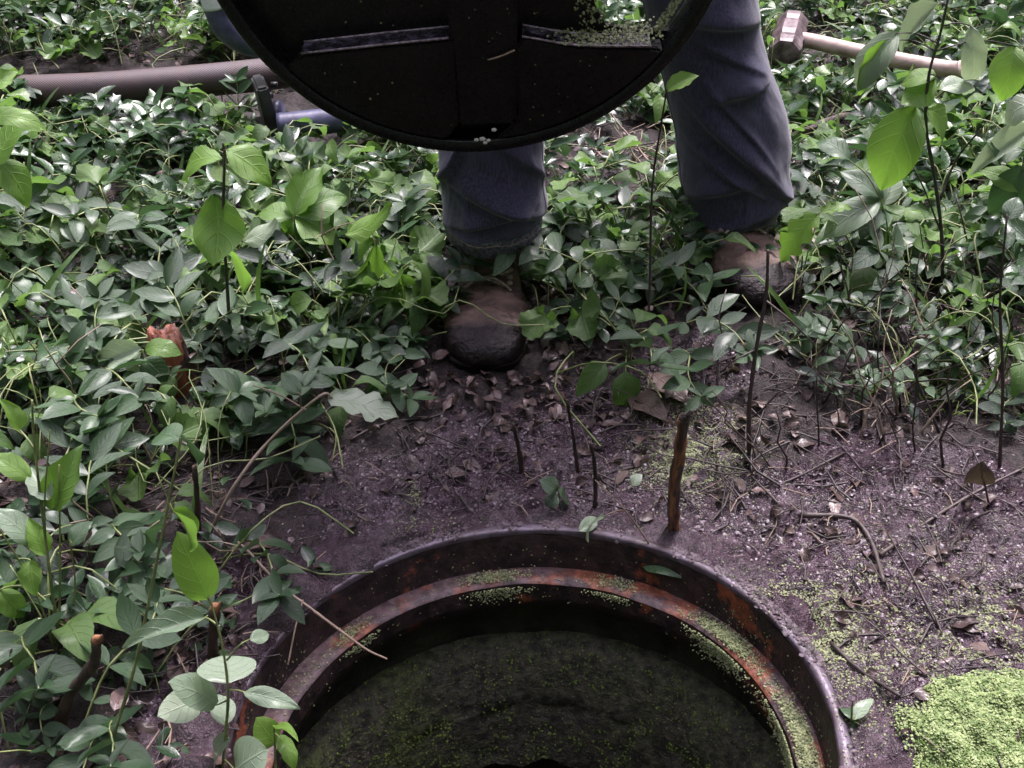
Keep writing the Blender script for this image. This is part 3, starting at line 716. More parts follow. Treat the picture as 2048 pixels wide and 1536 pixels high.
    def leg(path, rad_, top, seed, folds, nseg=140, nz=280):
        P_ = smooth_path(path, 12); cum = [0]
        for a, b in zip(P_, P_[1:]): cum.append(cum[-1] + (b - a).length)
        tot = cum[-1]; vs = np.zeros((nz, nseg, 3)); th = np.linspace(0, 2 * np.pi, nseg, endpoint=False)
        for i in range(nz):
            s = (i / (nz - 1)) ** 1.35 * tot
            j = max(0, min(len(cum) - 2, next((k for k in range(len(cum) - 1) if cum[k + 1] >= s), len(cum) - 2)))
            c = P_[j].lerp(P_[j + 1], (s - cum[j]) / max(1e-6, cum[j + 1] - cum[j]))
            rx = np.interp(s, [q[0] for q in rad_], [q[1] for q in rad_]); ry = np.interp(s, [q[0] for q in rad_], [q[2] for q in rad_])
            zz = s
            # bunching above the boot: diagonal ridges, sharper below
            u_ = np.cos(th) * .9; w_ = np.sin(th) * .9
            A = .0036 * math.exp(-((zz - .06) / .06) ** 2) + .0016
            r1 = 1 - np.abs(fbm(u_ * 1.1 + 5, zz * 17 + u_ * 1.3 + w_ * .5 + seed, 2, seed) - .5) * 4
            r2 = 1 - np.abs(fbm(u_ * 2.2 + w_ + 2, zz * 9 - u_ * 2.2 + seed, 2, seed + 3) - .5) * 4
            d = A * (r1 * .65 + r2 * .45)
            for a0, z0, sl, wd, hw, am in folds:               # named folds: angle, height, slope, thickness, reach, depth
                da = (th - a0 + np.pi) % (2 * np.pi) - np.pi
                q = (zz - z0 - sl * da) / wd
                d = d + 1.55 * am * np.exp(-np.where(q > 0, q * .55, q * 2.4) ** 2) * np.exp(-(da / hw) ** 2)
            d = d + .0022 * (fbm(u_ * 7 + 3, zz * 30 + w_ * 7, 3, seed + 9) - .5)
            vs[i, :, 0] = c.x + (rx + d) * np.cos(th); vs[i, :, 1] = c.y + (ry + d) * np.sin(th); vs[i, :, 2] = c.z
        return vs
    F = -math.pi / 2                                          # towards the camera
    legA = leg([(-.027, 1.445, .088), (-.029, 1.455, .20), (-.030, 1.45, .36), (-.01, 1.45, .52), (.03, 1.56, .80), (.07, 1.60, .93)],
               [(0, .065, .073), (.02, .069, .077), (.06, .073, .080), (.12, .074, .080), (.26, .076, .080), (.42, .085, .088), (.75, .105, .105), (.9, .11, .11)], 0, 3,
               [(F + .05, .080, -.030, .016, 1.0, .0085), (F - .2, .050, .020, .010, .8, .0065), (F + .4, .034, .012, .008, .8, .006), (F - .85, .118, .10, .012, .28, .009), (F + .8, .125, -.06, .012, .5, .005), (F - .3, .020, -.008, .006, .9, .0045), (F + .5, .060, -.03, .008, .5, .005), (F - .6, .150, .25, .010, .25, .005)])
    legB = leg([(.343, 1.555, .044), (.339, 1.55, .12), (.322, 1.545, .22), (.268, 1.53, .36), (.238, 1.52, .50), (.22, 1.58, .80), (.22, 1.60, .93)],
               [(0, .058, .066), (.03, .068, .074), (.07, .078, .082), (.13, .085, .087), (.20, .084, .088), (.28, .077, .082), (.42, .078, .082), (.75, .105, .105), (.9, .11, .11)], 0, 8,
               [(F + .10, .150, -.095, .020, .58, .011), (F + .45, .265, .020, .018, .55, .013), (F + .6, .060, .030, .012, .7, .009), (F + .3, .362, -.01, .016, .7, .010), (F - .4, .095, .035, .012, .5, .006), (F, .030, .010, .008, 1.0, .006), (F + .1, .205, -.16, .010, .4, .005), (F - .1, .115, -.06, .008, .6, .006), (F + .75, .085, -.05, .010, .35, .005), (F + .2, .315, -.05, .010, .5, .005)])
    verts, faces = [], []
    for lg in (legA, legB):
        o = len(verts); nz, ns, _ = lg.shape; verts += [L(p) for p in lg.reshape(-1, 3)]
        for i in range(nz - 1):
            for k in range(ns): faces.append([o + i * ns + k, o + i * ns + (k + 1) % ns, o + (i + 1) * ns + (k + 1) % ns, o + (i + 1) * ns + k])
        # turned-in hem: an inner skirt so the cuff is open and has thickness
        o2 = len(verts); low = lg[0]; cen = low.mean(0)
        for q, dz in ((.955, .001), (.93, .03)): verts += [L(cen + (p - cen) * np.array([q, q, 1]) + np.array([0, 0, dz])) for p in low]
        for k in range(ns):
            k2 = (k + 1) % ns; faces.append([o + k2, o + k, o2 + k, o2 + k2]); faces.append([o2 + k2, o2 + k, o2 + ns + k, o2 + ns + k2])
    o = len(verts); ns = 40                                   # seat
    for z, rx, ry in ((.84, .15, .10), (.88, .185, .13), (.95, .185, .135), (1.02, .175, .125), (1.05, .17, .12)):
        for k in range(ns): a = 2 * math.pi * k / ns; verts.append(L((.145 + rx * math.cos(a), 1.60 + ry * math.sin(a), z)))
    for i in range(4):
        for k in range(ns): faces.append([o + i * ns + k, o + i * ns + (k + 1) % ns, o + (i + 1) * ns + (k + 1) % ns, o + (i + 1) * ns + k])
    faces.append([o + k for k in range(ns)][::-1])
    je = ob('jeans', mesh('jeans', verts, faces, M['denim']), pr)
    for lg, nm in ((legA, 0), (legB, 1)):                     # stitched cuff hems
        ns = lg.shape[1]; cen = lg[0].mean(0); hv, hf, rows = [], [], ((0, 1.000, -.003), (0, 1.028, -.002), (6, 1.035, 0), (9, 1.030, 0), (11, 1.000, 0))
        for ri, (row, sc, dz) in enumerate(rows):
            for k in range(ns):
                p = lg[row * 2 - (row > 0)][k]; pk = .0014 * math.sin(k * 1.9 + ri) * (1 if 0 < ri < 4 else 0)
                dr = p - cen; dr[2] = 0; hv.append(L(p + dr * (sc - 1) + dr / max(np.linalg.norm(dr), 1e-6) * pk + np.array([0, 0, dz])))
        for i in range(4):
            for k in range(ns): hf.append([i * ns + k, i * ns + (k + 1) % ns, (i + 1) * ns + (k + 1) % ns, (i + 1) * ns + k])
        ob('hem', mesh('hem', hv, hf, M['hem']), je)
        tp = [Vector(hv[3 * ns + k]) * 1.0 for k in range(ns)]; tp.append(tp[0]); v, f, _ = tube_vf(tp, .0007, 4, False)
        ob('seam', mesh('seam', v, f, M['thread']), je)
    # side seam running down each leg
    for lg, k0 in ((legA, 132), (legB, 74)):
        v, f, _ = tube_vf([L(lg[i][k0]) for i in range(3, 270, 2)], .0011, 5); ob('seam', mesh('seam', v, f, M['denim']), je)
    # --- the body above the frame: trunk, neck, head, arms as one grown surface, a jacket over it
    def skin_fig(name, nodes, edges, m, root, sub=2):
        me = bpy.data.meshes.new(name); me.from_pydata([L(p) for p, r in nodes], edges, []); o = ob(name, me, pr)
        me.materials.append(m); k = o.modifiers.new('skin', 'SKIN'); k.use_smooth_shade = True
        for i, (p, r) in enumerate(nodes):
            sv = me.skin_vertices[0].data[i]; sv.radius = r if isinstance(r, tuple) else (r, r); sv.use_root = i == root
        s = o.modifiers.new('sub', 'SUBSURF'); s.levels = s.render_levels = sub
        return o
    sh_y, sh_z = 1.50, 1.42
    hl, hr = Vector((-.245, 1.135, .80)), Vector((.155, 1.135, .80))
    body = [((.145, 1.60, .95), (.14, .10)), ((.14, 1.58, 1.15), (.13, .09)), ((.13, 1.52, 1.36), (.14, .09)), ((.12, 1.47, 1.46), .055), ((.115, 1.44, 1.52), .052),
            ((-.06, sh_y, sh_z), .05), ((-.22, 1.42, 1.16), .042), ((-.25, 1.22, .90), .032), (hl + Vector((0, .02, .04)), .027),
            ((.31, sh_y, sh_z), .05), ((.34, 1.42, 1.16), .042), ((.20, 1.22, .90), .032), (hr + Vector((0, .02, .04)), .027)]
    skin_fig('body', body, [(0, 1), (1, 2), (2, 3), (3, 4), (2, 5), (5, 6), (6, 7), (7, 8), (2, 9), (9, 10), (10, 11), (11, 12)], M['skin'], 0)
    jk = [((.145, 1.60, 1.00), (.175, .125)), ((.14, 1.58, 1.16), (.165, .115)), ((.13, 1.52, 1.36), (.165, .11)), ((.122, 1.48, 1.455), .075),
          ((-.07, sh_y, sh_z), .07), ((-.22, 1.42, 1.16), .058), ((-.248, 1.25, .93), .046), ((.32, sh_y, sh_z), .07), ((.34, 1.42, 1.16), .058), ((.21, 1.25, .93), .046)]
    skin_fig('jacket', jk, [(0, 1), (1, 2), (2, 3), (2, 4), (4, 5), (5, 6), (2, 7), (7, 8), (8, 9)], M['jacket'], 0)
    for h, s_ in ((hl, 1), (hr, -1)):                          # fingers over the cover's face, thumb behind
        nodes = [(h + Vector((0, .02, .04)), (.026, .020)), (h + Vector((0, .0, .015)), (.036, .016))]; edges = [(0, 1)]
        for i, (dx, ln) in enumerate(((-.030, .8), (-.010, 1.0), (.011, .95), (.030, .75))):
            a = len(nodes); nodes += [(h + Vector((dx, -.018, .018)), .0095), (h + Vector((dx, -.040 * ln, .0)), .0088), (h + Vector((dx, -.036, -.030 * ln)), .008)]; edges += [(a, a + 1), (a + 1, a + 2)]
        a = len(nodes); nodes += [(h + Vector((s_ * .032, .012, .02)), .0105), (h + Vector((s_ * .040, .030, -.008)), .0098), (h + Vector((s_ * .034, .034, -.034)), .0088)]; edges += [(a, a + 1), (a + 1, a + 2)]
        skin_fig('hand', nodes, edges, M['skin'], 1)
    bm = bmesh.new(); bmesh.ops.create_uvsphere(bm, u_segments=32, v_segments=24, radius=1)
    hc = Vector((.11, 1.40, 1.61))
    for v in bm.verts:
        x, y, z = v.co; jaw = 1 - .25 * max(0, -z) ; v.co = Vector((x * .075 * jaw, y * .095 - .012 * max(0, -z) * (y < 0), z * .115))
        if y < -.5: v.co.y -= .022 * math.exp(-((x / .20) ** 2) - ((z + .12) / .20) ** 2); v.co.y += .010 * math.exp(-((abs(x) - .38) / .16) ** 2 - ((z - .08) / .14) ** 2); v.co.y -= .006 * math.exp(-((x / .35) ** 2) - ((z + .48) / .08) ** 2)
    me = bpy.data.meshes.new('head'); bm.to_mesh(me); bm.free(); me.materials.append(M['skin']); me.polygons.foreach_set('use_smooth', np.ones(len(me.polygons), bool))
    hd = ob('head', me, pr, Matrix.Translation(L(hc)) @ Matrix.Rotation(rad(22), 4, 'X'))
    v, f = lathe_vf([(.0005, .122), (.05, .110), (.078, .06), (.086, .01), (.080, -.03)], 40, .004, 4); ob('hair', mesh('hair', [(a, b * 1.2 + .012, c) for a, b, c in v], f, M['hair']), hd)
    for s_ in (-1, 1):
        v, f = lathe_vf([(.0002, .012), (.008, .009), (.012, 0), (.008, -.009), (.0002, -.012)], 16); ob('eye', mesh('eye', [(a + s_ * .029, b - .078, c + .008) for a, b, c in v], f, M['eye']), hd)
        ob('ear', mesh('ear', [(c * .8 + s_ * .077, a * 1.1 + .01, b * 1.9 - .01) for a, b, c in v], f, M['skin']), hd)
build_person()

# ------------------------------------------------------------------ hose, pump frame, hammer
def build_tools():
    pts = [G(-420, 150, .09), G(-60, 180, .085), G(150, 180, .085), G(350, 166, .09), G(520, 150, .095), G(640, 134, .10), G(820, 118, .10), G(1000, 110, .10)]
    v, f, uv = tube_vf(smooth_path(pts, 14), .0305, 40, True)
    o = ob('suction_hose', mesh('suction_hose', v, f, M['hose'], True, [(a, b) for a, b in uv]))
    tag(o, 'thick ribbed brown hose lying across the plants behind the black cover', 'hose')
    # bent blue steel tube of the pump's carrying frame, with its foot plate
    b0 = G(600, 236, .06); fr = empty('pump_frame', b0)
    tag(fr, 'bent dull blue steel tube with a black clamp, half hidden behind the black cover', 'pump frame')
    lo = [G(556, 252, .075), G(620, 246, .077), G(700, 234, .082), G(800, 200, .09), G(900, 150, .12)]
    v, f, _ = tube_vf([p - b0 for p in smooth_path(lo, 8)], .023, 24); ob('tube', mesh('tube', v, f, M['bluepaint']), fr)
    hi = [WY(418, -120, 1.95), WY(424, -30, 1.95), WY(434, 20, 1.95), WY(456, 62, 1.95), WY(512, 90, 1.97), WY(660, 110, 1.98)]
    v, f, _ = tube_vf([p - b0 for p in smooth_path(hi, 8)], .022, 24); ob('tube', mesh('tube', v, f, M['bluepaint']), fr)
    ph = smooth_path(hi, 8); k0 = next(i for i, p in enumerate(ph) if proj(p.x, p.y, p.z)[1] > -14); k1 = next(i for i, p in enumerate(ph) if proj(p.x, p.y, p.z)[1] > 14)
    v, f, _ = tube_vf([p - b0 for p in ph[max(0, k0 - 1):k1 + 1]], .0232, 24); o = ob('collar', mesh('collar', v, f, M['whitepaint']), fr); o['label'] = 'white painted band on the blue tube'
    c = G(540, 232, .06) - b0; d = (G(620, 228, .062) - G(560, 238, .06)).normalized()
    bm = bmesh.new(); bmesh.ops.create_cube(bm, size=1)
    for vv in bm.verts: vv.co = Vector((vv.co.x * .022, vv.co.y * .075, vv.co.z * .115))
    bmesh.ops.bevel(bm, geom=bm.edges[:], offset=.004, segments=2, affect='EDGES'); me = bpy.data.meshes.new('clamp'); bm.to_mesh(me); bm.free(); me.materials.append(M['blackmetal'])
    ob('clamp', me, fr, Matrix.Translation(c + Vector((-.004, -.004, .012))) @ Euler((0, rad(-6), d.to_2d().angle_signed(Vector((1, 0))) if d.to_2d().length else 0)).to_matrix().to_4x4())
    v, f, _ = tube_vf([c + Vector((.012, 0, .0)), c + Vector((.024, 0, .001))], [.029, .027], 24); ob('ferrule', mesh('ferrule', v, f, M['bluepaint']), fr)
    for sy in (-.025, .025):
        v, f, _ = tube_vf([c + Vector((.004, sy, .05)), c + Vector((.016, sy, .05))], .006, 6); ob('bolt', mesh('bolt', v, f, M['blackmetal']), fr)
    # sledgehammer: head lies across the line of sight, handle off to the side
    hp = G(1577, 78, .085); hm = empty('sledgehammer', hp)
    tag(hm, 'worn sledgehammer with a pale wooden handle lying in the leaves', 'hammer')
    a = (G(1590, 38, .095) - G(1568, 118, .08)); a.normalize()
    q = a.to_track_quat('Y', 'Z').to_matrix().to_4x4()
    prof = [(-.086, .024), (-.084, .030), (-.076, .0335), (-.058, .034), (-.040, .031), (-.022, .0345), (.022, .0345), (.040, .031), (.058, .034), (.076, .0335), (.084, .030), (.086, .024)]
    vs, fs = [], []
    for y, r in prof:
        for k in range(8):
            an = math.pi / 8 + k * math.pi / 4; vs.append((r * 1.06 * math.cos(an), y, r * 1.06 * math.sin(an)))
    for i in range(len(prof) - 1):
        for k in range(8): fs.append([i * 8 + k, (i + 1) * 8 + k, (i + 1) * 8 + (k + 1) % 8, i * 8 + (k + 1) % 8])
    fs.append(list(range(8))); fs.append([(len(prof) - 1) * 8 + k for k in range(8)][::-1])
    ob('head', mesh('head', vs, fs, M['steel'], False), hm, q)
    h0 = G(1577, 78, .085) - hp; h1 = G(1925, 140, .095) - hp
    pa = [h0 + (h1 - h0) * t for t in (0, .08, .16, .35, .6, .85, .97, 1.0)]
    v, f, _ = tube_vf(smooth_path([p + Vector((0, 0, .004 * math.sin(i))) for i, p in enumerate(pa)], 4), [.013] * 4 + [.0155] * 12 + [.016] * 9 + [.0175] * 3 + [.010], 16)
    ob('handle', mesh('handle', v, f, M['handle']), hm)
M['whitepaint'] = mat_noise('white_paint', (.62, .62, .66), (.8, .8, .82), 30, .35, bump=.1)
build_tools()

# ------------------------------------------------------------------ labels of repeated things: what stands near them
LM = [('the toe of the nearer boot', 966, 715), ('the cuff above the nearer boot', 980, 470), ('the far lip of the manhole', 1060, 1065), ('the left lip of the manhole', 545, 1320),
      ('the right lip of the manhole', 1640, 1290), ('the hammer head', 1577, 78), ('the hammer handle', 1780, 115), ('the brown hose', 230, 170), ('the blue tube', 610, 235),
      ('the farther boot', 1480, 540), ('the orange stake', 1352, 1040), ('the broad leaved sapling', 470, 480), ('the tall dark sapling', 1870, 420), ('the algae mat', 1910, 1450),
      ('the pale cut stick', 392, 1060), ('the red rotten stump', 350, 720), ('the round leaved seedling', 440, 1370), ('the dark bent stump', 150, 1380), ('the straw patch', 1220, 350),
      ('the upper left corner', 20, 20), ('the upper right corner', 2030, 20), ('the left picture edge', 10, 560), ('the left picture edge near the stem clump', 30, 960), ('the right picture edge', 2030, 620),
      ('the lower left corner', 20, 1520), ('the knotted dark stem', 1515, 760), ('the black cover', 900, 300), ('the mossy mud patch', 1390, 890), ('the bare mud', 1000, 900), ('the bare mud slope', 1800, 1080), ('the pale flat leaf', 720, 810)]
USED = {}
def rel(px, py, lm):
    dx, dy = px - lm[1], py - lm[2]; d = math.hypot(dx, dy)
    if d < 45: return 'against ' + lm[0]
    pre = 'just ' if d < 120 else ''
    a = math.degrees(math.atan2(-dy, dx)) % 360
    w = ['right of', 'behind and right of', 'behind', 'behind and left of', 'left of', 'in front and left of', 'in front of', 'in front and right of'][int((a + 22.5) // 45) % 8]
    return pre + w + ' ' + lm[0]
def autolabel(o, px, py, adjs, noun, cat, group):
    ls = sorted(LM, key=lambda l: (px - l[1]) ** 2 + (py - l[2]) ** 2)
    best = None
    for k in range(len(adjs), 0, -1):
        for i in range(4):
            s = ' '.join(adjs[:k]) + ' ' + noun + ' ' + rel(px, py, ls[i])
            if 4 <= len(s.split()) <= 16:
                best = best or s
                if s not in USED: best = s; USED[s] = 1; return tag(o, s, cat, group)
    for i in range(2):
        for j in range(4):
            s = adjs[0] + ' ' + noun + ' ' + rel(px, py, ls[i]) + ', ' + rel(px, py, ls[j])
            if i != j and len(s.split()) <= 16 and s not in USED: USED[s] = 1; return tag(o, s, cat, group)
    return tag(o, best or (adjs[0] + ' ' + noun + ' ' + rel(px, py, ls[0])), cat, group)

# ------------------------------------------------------------------ leaf shapes shared by all plants
vinca_vf = [leaf_vf(5, 2, .45, .8, .20, .35, W=.46), leaf_vf(5, 2, .48, .85, .10, .6, W=.50), leaf_vf(5, 2, .42, .8, .30, .15, W=.42), leaf_vf(5, 2, .45, .85, .15, -.25, W=.48)]
lobed = [lobed_vf(36, 11, .07, .26, 1), lobed_vf(30, 9, .09, .18, 2), lobed_vf(40, 13, .06, .34, 3), lobed_vf(28, 7, .13, .24, 4)]
herb_vf = [leaf_vf(6, 4, .32, .9, .22, .5, .03, 1, W=.52), leaf_vf(6, 4, .35, .95, .12, .9, .05, 2, W=.60)]
broad_vf = [leaf_vf(12, 8, .42, .82, .20, .60, .030, 0, W=.5, cup=.18), leaf_vf(14, 8, .45, .80, .14, 1.10, .035, 2, W=.5, cup=.15, tear=.10), leaf_vf(14, 8, .40, .85, .34, .3, .035, 4, W=.5, tear=.14), leaf_vf(12, 8, .45, .8, .12, -.5, .045, 1, W=.5, cup=.2)]
round_vf = [leaf_vf(10, 6, .45, .62, .06, .30, .02, 1, W=.5)]
ragged_vf = [leaf_vf(12, 6, .45, .7, .10, .3, .05, 3, W=.5, tear=.45)]
dead_vf = [leaf_vf(6, 4, .45, .8, .35, .9, .06, 1, W=.5), leaf_vf(6, 4, .42, .8, -.15, .7, .08, 2, W=.5), leaf_vf(6, 4, .5, .8, .5, 1.4, .05, 4, W=.45), leaf_vf(6, 4, .45, .7, .08, .2, .05, 6, W=.55)]
def LM_(name, vfs, m): return [mesh(name, v, f, m, True, uv) for v, f, uv in vfs]
ME = {k: LM_('leaf', v, M[m]) for k, v, m in (('vinca', vinca_vf, 'vinca'), ('lobed', lobed, 'lobed'), ('herb', herb_vf, 'lobed'), ('broad', broad_vf, 'broad'), ('round', round_vf, 'broad'),
                                              ('pale', broad_vf, 'pale'), ('ragged', ragged_vf, 'pale'), ('dead', dead_vf, 'dead'), ('dark', broad_vf, 'vinca'))}
ME['fringe'] = LM_('leaf', [leaf_vf(16, 4, .4, .75, .12, .5, .03, 1, W=.5, tear=.5)], M['broad'])
ME['paleround'] = LM_('leaf', round_vf, M['pale'])

# ------------------------------------------------------------------ ground cover: trailing periwinkle and scalloped-leaved herbs
EDGE = np.array([(-400, 1150), (0, 1090), (250, 1000), (420, 930), (560, 870), (700, 800), (850, 765), (900, 745), (1080, 735), (1200, 705), (1400, 690), (1540, 710), (1650, 800), (1800, 860), (2048, 890), (2500, 900)], float)
EX, EY = EDGE[:, 0].copy(), EDGE[:, 1].copy()
def veg(px, py):
    e = np.interp(px, EX, EY); v = (sst1(e + 30, e - 70, py))
    q = math.hypot((px - 1225) / 150, (py - 330) / 95); v *= .08 + .92 * (sst1(.7, 1.2, q))
    q = math.hypot((px - 1320) / 130, (py - 640) / 40); v *= .75 + .25 * sst1(.6, 1.2, q)
    q = math.hypot((px - 1810) / 330, (py - 690) / 110); v *= .55 + .45 * (sst1(.5, 1.1, q))
    q = math.hypot((px - 270) / 120, (py - 330) / 110); v *= .55 + .45 * (sst1(.5, 1.2, q))
    v *= .42 + .75 * sst1(.36, .56, sn(px * .011, py * .015, 2.7))
    if px < 560 and py > 980: v = max(v, .60 * sst1(590, 420, px))
    return v
def clear(x, y, px, py):                              # where boots, ring and tools stand
    if math.hypot(x - RC.x, y - RC.y) < (.33 if px > 640 else .36): return True
    if abs(px - 966) < 118 and 540 < py < 725: return True
    if abs(px - 966) < 90 and 724 < py < 775: return True
    if math.hypot(x + .03, (y - 1.42) * .8) < .09 or math.hypot(x - .34, (y - 1.54) * .8) < .075 or (1400 < px < 1570 and 490 < py < 672): return True
    if px < 540 and 128 < py < 258: return True
    if 500 < px < 740 and 190 < py < 335: return True
    if 1530 < px < 1620 and 40 < py < 160: return True
    if 1600 < px < 1920 and abs(py - (85 + (px - 1600) * .16)) < 22: return True
    return False
def sprig_t(seed):
    r = random.Random(seed); p = Vector((0, 0, 0)); a = 0.0; el = rad(r.uniform(35, 75)); path = [p.copy()]; L_ = []
    n = r.randint(4, 6); az = r.uniform(-.3, .3)
    for i in range(n):
        d = Vector((math.cos(az) * math.cos(el), math.sin(az) * math.cos(el), math.sin(el))); st = r.uniform(.018, .030)
        p = p + d * st; path.append(p.copy())
        side = d.cross(Vector((0, 0, 1))).normalized(); l = r.uniform(.026, .042) * (.8 + .3 * (i > 0))
        tw = r.uniform(-.5, .5) + (i % 2) * .7
        for s_ in (-1, 1):
            ld = (side * s_ * math.cos(tw) + d * r.uniform(.25, .7) + Vector((0, 0, 1)) * (math.sin(tw) * s_ * .5 + r.uniform(-.15, .35))).normalized()
            L_.append((r.randrange(4), frame(p, ld, Vector((r.gauss(0, .45), r.gauss(0, .45), 1)), l)))
        el -= rad(r.uniform(8, 26)); az += r.gauss(0, .25); el = max(el, rad(-12))
    for k in range(r.randint(2, 4)):
        b = k * 1.7 + r.uniform(0, .8); L_.append((r.randrange(4), frame(p, Vector((math.cos(b), math.sin(b), r.uniform(.2, .9))), Vector((r.gauss(0, .3), r.gauss(0, .3), 1)), r.uniform(.018, .032))))
    v, f, _ = tube_vf(smooth_path(path, 2), .0011, 4, False)
    return (v, f, []), L_
def herb_t(seed, kindname):
    r = random.Random(seed); stems, L_ = [], []
    for k in range(r.randint(3, 5)):
        b = k * 2.4 + r.uniform(-.5, .5); h = r.uniform(.03, .085); o = r.uniform(.015, .05); tip = Vector((math.cos(b) * o, math.sin(b) * o, h))
        stems.append((smooth_path([(0, 0, 0), (tip.x * .3, tip.y * .3, h * .65), tip], 2), .0010, 4))
        out = Vector((math.cos(b), math.sin(b), r.uniform(-.35, .25)))
        L_.append((r.randrange(4 if kindname == 'lobed' else 2), frame(tip, out, Vector((r.gauss(0, .4), r.gauss(0, .4), 1)), r.uniform(.028, .046) * (1 if kindname == 'lobed' else 1.25))))
    v, f = tubes_vf(stems); return (v, f, []), L_
SPR = [sprig_t(s) for s in range(10)]; LOB = [herb_t(50 + s, 'lobed') for s in range(7)]; HRB = [herb_t(80 + s, 'herb') for s in range(5)]
SPM = [mesh('stem', t[0][0], t[0][1], M['stem']) for t in SPR]; LOM = [mesh('stem', t[0][0], t[0][1], M['stem']) for t in LOB]; HRM = [mesh('stem', t[0][0], t[0][1], M['stem']) for t in HRB]
def scatter(n, f, margin=260):
    out = []; tries = 0
    while len(out) < n and tries < n * 40:
        tries += 1
        px, py = rng.uniform(-margin, 2048 + margin), rng.uniform(-margin * .5, 1536)
        p = G(px, py)
        # even on the ground, not in the picture: thin out candidates by how much ground a pixel covers
        if rng.random() > min(1, (p.y / 2.4) ** 2.2): continue
        if clear(p.x, p.y, px, py) or rng.random() > f(px, py): continue
        out.append((px, py, p.x, p.y))
    return out
TONES = ('dark', 'deep green', 'mid green', 'fresh green', 'pale green')
def plant_cover():
    kinds = [('periwinkle_sprig', SPR, SPM, 'vinca', vinca_vf, 'trailing periwinkle sprig', 'periwinkle sprigs covering the ground', 1750, 245, veg),
             ('scalloped_herb', LOB, LOM, 'lobed', lobed, 'scalloped leaf herb', 'scalloped leaf herbs among the periwinkle', 520, 120, lambda x, y: (0 if y > 960 else 1) * veg(x, y) * (1.0 if y < 560 else .5) * (1 if x < 900 or x > 1500 else .5)),
             ('pointed_herb', HRB, HRM, 'herb', herb_vf, 'pointed leaf herb', 'pointed leaf herbs among the periwinkle', 300, 70, lambda x, y: veg(x, y) * .8)]
    ms = Mass()
    for name, tps, stm, mk, vfs, noun, group, n, nind, f in kinds:
        pts = scatter(n, f); inside = [q for q in pts if 15 < q[0] < 2033 and 25 < q[1] < 1500]; inside.sort(key=lambda q: -q[1])
        ind = set(map(id, inside[:nind]))
        for q in pts:
            px, py, x, y = q; t = rng.randrange(len(tps)); sc = rng.uniform(.62, 1.34); lay = rng.uniform(-.005, .022)
            z = hz(x, y) + (lay if id(q) not in ind else min(lay, .004))
            m = Matrix.Translation((x, y, z)) @ Matrix.Rotation(rng.uniform(0, 6.283), 4, 'Z') @ Euler((rng.gauss(0, .18), rng.gauss(0, .18), 0)).to_matrix().to_4x4() @ Matrix.Scale(sc, 4)
            shade = min(.98, max(.02, rng.betavariate(1.3, 1.5) if mk == 'vinca' else rng.betavariate(1.6, 1.4)))
            if id(q) in ind:
                e = empty(name, (x, y, z)); inv = Matrix.Translation((-x, -y, -z)) @ m
                ob('stem', stm[t], e, inv); lv = tps[t][1]
                for k, lm in lv: ob('leaf', ME[mk][k], e, inv @ lm, min(1, max(0, shade + rng.gauss(0, .10))))
                size = 'small' if sc < .9 else 'large' if sc > 1.1 else 'middling'
                autolabel(e, px, py, [TONES[min(4, int(shade * 5))], size], noun + ' with %d leaves' % len(lv) if False else noun, 'ground plant', group)
            else:
                ms.add(tps[t][0], m, .5, 2)
                for k, lm in tps[t][1]: ms.add(vfs[k], m @ lm, min(1, max(0, shade + rng.gauss(0, .10))), 0 if mk == 'vinca' else 1)
    # low loose leaves and long runners under and between the sprigs
    for px, py, x, y in scatter(4000, veg):
        l = rng.uniform(.022, .040); a = rng.uniform(0, 6.283); z = hz(x, y) + rng.uniform(.003, .035)
        ms.add(vinca_vf[rng.randrange(4)], frame((x, y, z), (math.cos(a), math.sin(a), rng.gauss(.1, .3)), (rng.gauss(0, .5), rng.gauss(0, .5), 1), l), rng.betavariate(1.2, 1.8), 0)
    for px, py, x, y in scatter(1500, veg):
        a = rng.uniform(0, 6.283); z = hz(x, y); l = rng.uniform(.08, .22); h = rng.uniform(.01, .09); d = Vector((math.cos(a), math.sin(a), 0)); b = Vector((-d.y, d.x, 0)) * rng.gauss(0, .2)
        path = smooth_path([Vector((x, y, z)), Vector((x, y, z)) + (d * .35 + b * .3) * l + Vector((0, 0, h)), Vector((x, y, z)) + (d * .7 + b) * l + Vector((0, 0, h * rng.uniform(.6, 1.3))), Vector((x, y, z)) + d * l + Vector((0, 0, h * rng.uniform(0, 1)))], 3)
        v, f, _ = tube_vf(path, rng.uniform(.0007, .0014), 4, False); ms.add((v, f, []), Matrix.Identity(4), .5, 2)
    blade = leaf_vf(6, 2, .35, .6, .10, .9, W=.055)
    for px, py, x, y in scatter(420, lambda a, b: veg(a, b) * (.3 + .7 * (a < 700 or a > 1500))):
        a = rng.uniform(0, 6.283); ms.add(blade, frame((x, y, hz(x, y)), (math.cos(a) * .6, math.sin(a) * .6, 1), (rng.gauss(0, .5), -1, .6), rng.uniform(.07, .17)), rng.random(), 1)
    for px, py, x, y in scatter(430, veg):
        a = rng.uniform(0, 6.283); ms.add(dead_vf[rng.randrange(4)], frame((x, y, hz(x, y) + rng.uniform(.02, .06)), (math.cos(a), math.sin(a), rng.gauss(0, .3)), (rng.gauss(0, .5), rng.gauss(0, .5), 1), rng.uniform(.018, .040)), rng.random(), 3)
    ms.build('ground_cover', [M['vinca_s'], M['lobed_s'], M['stem'], M['dead_s']])
plant_cover()

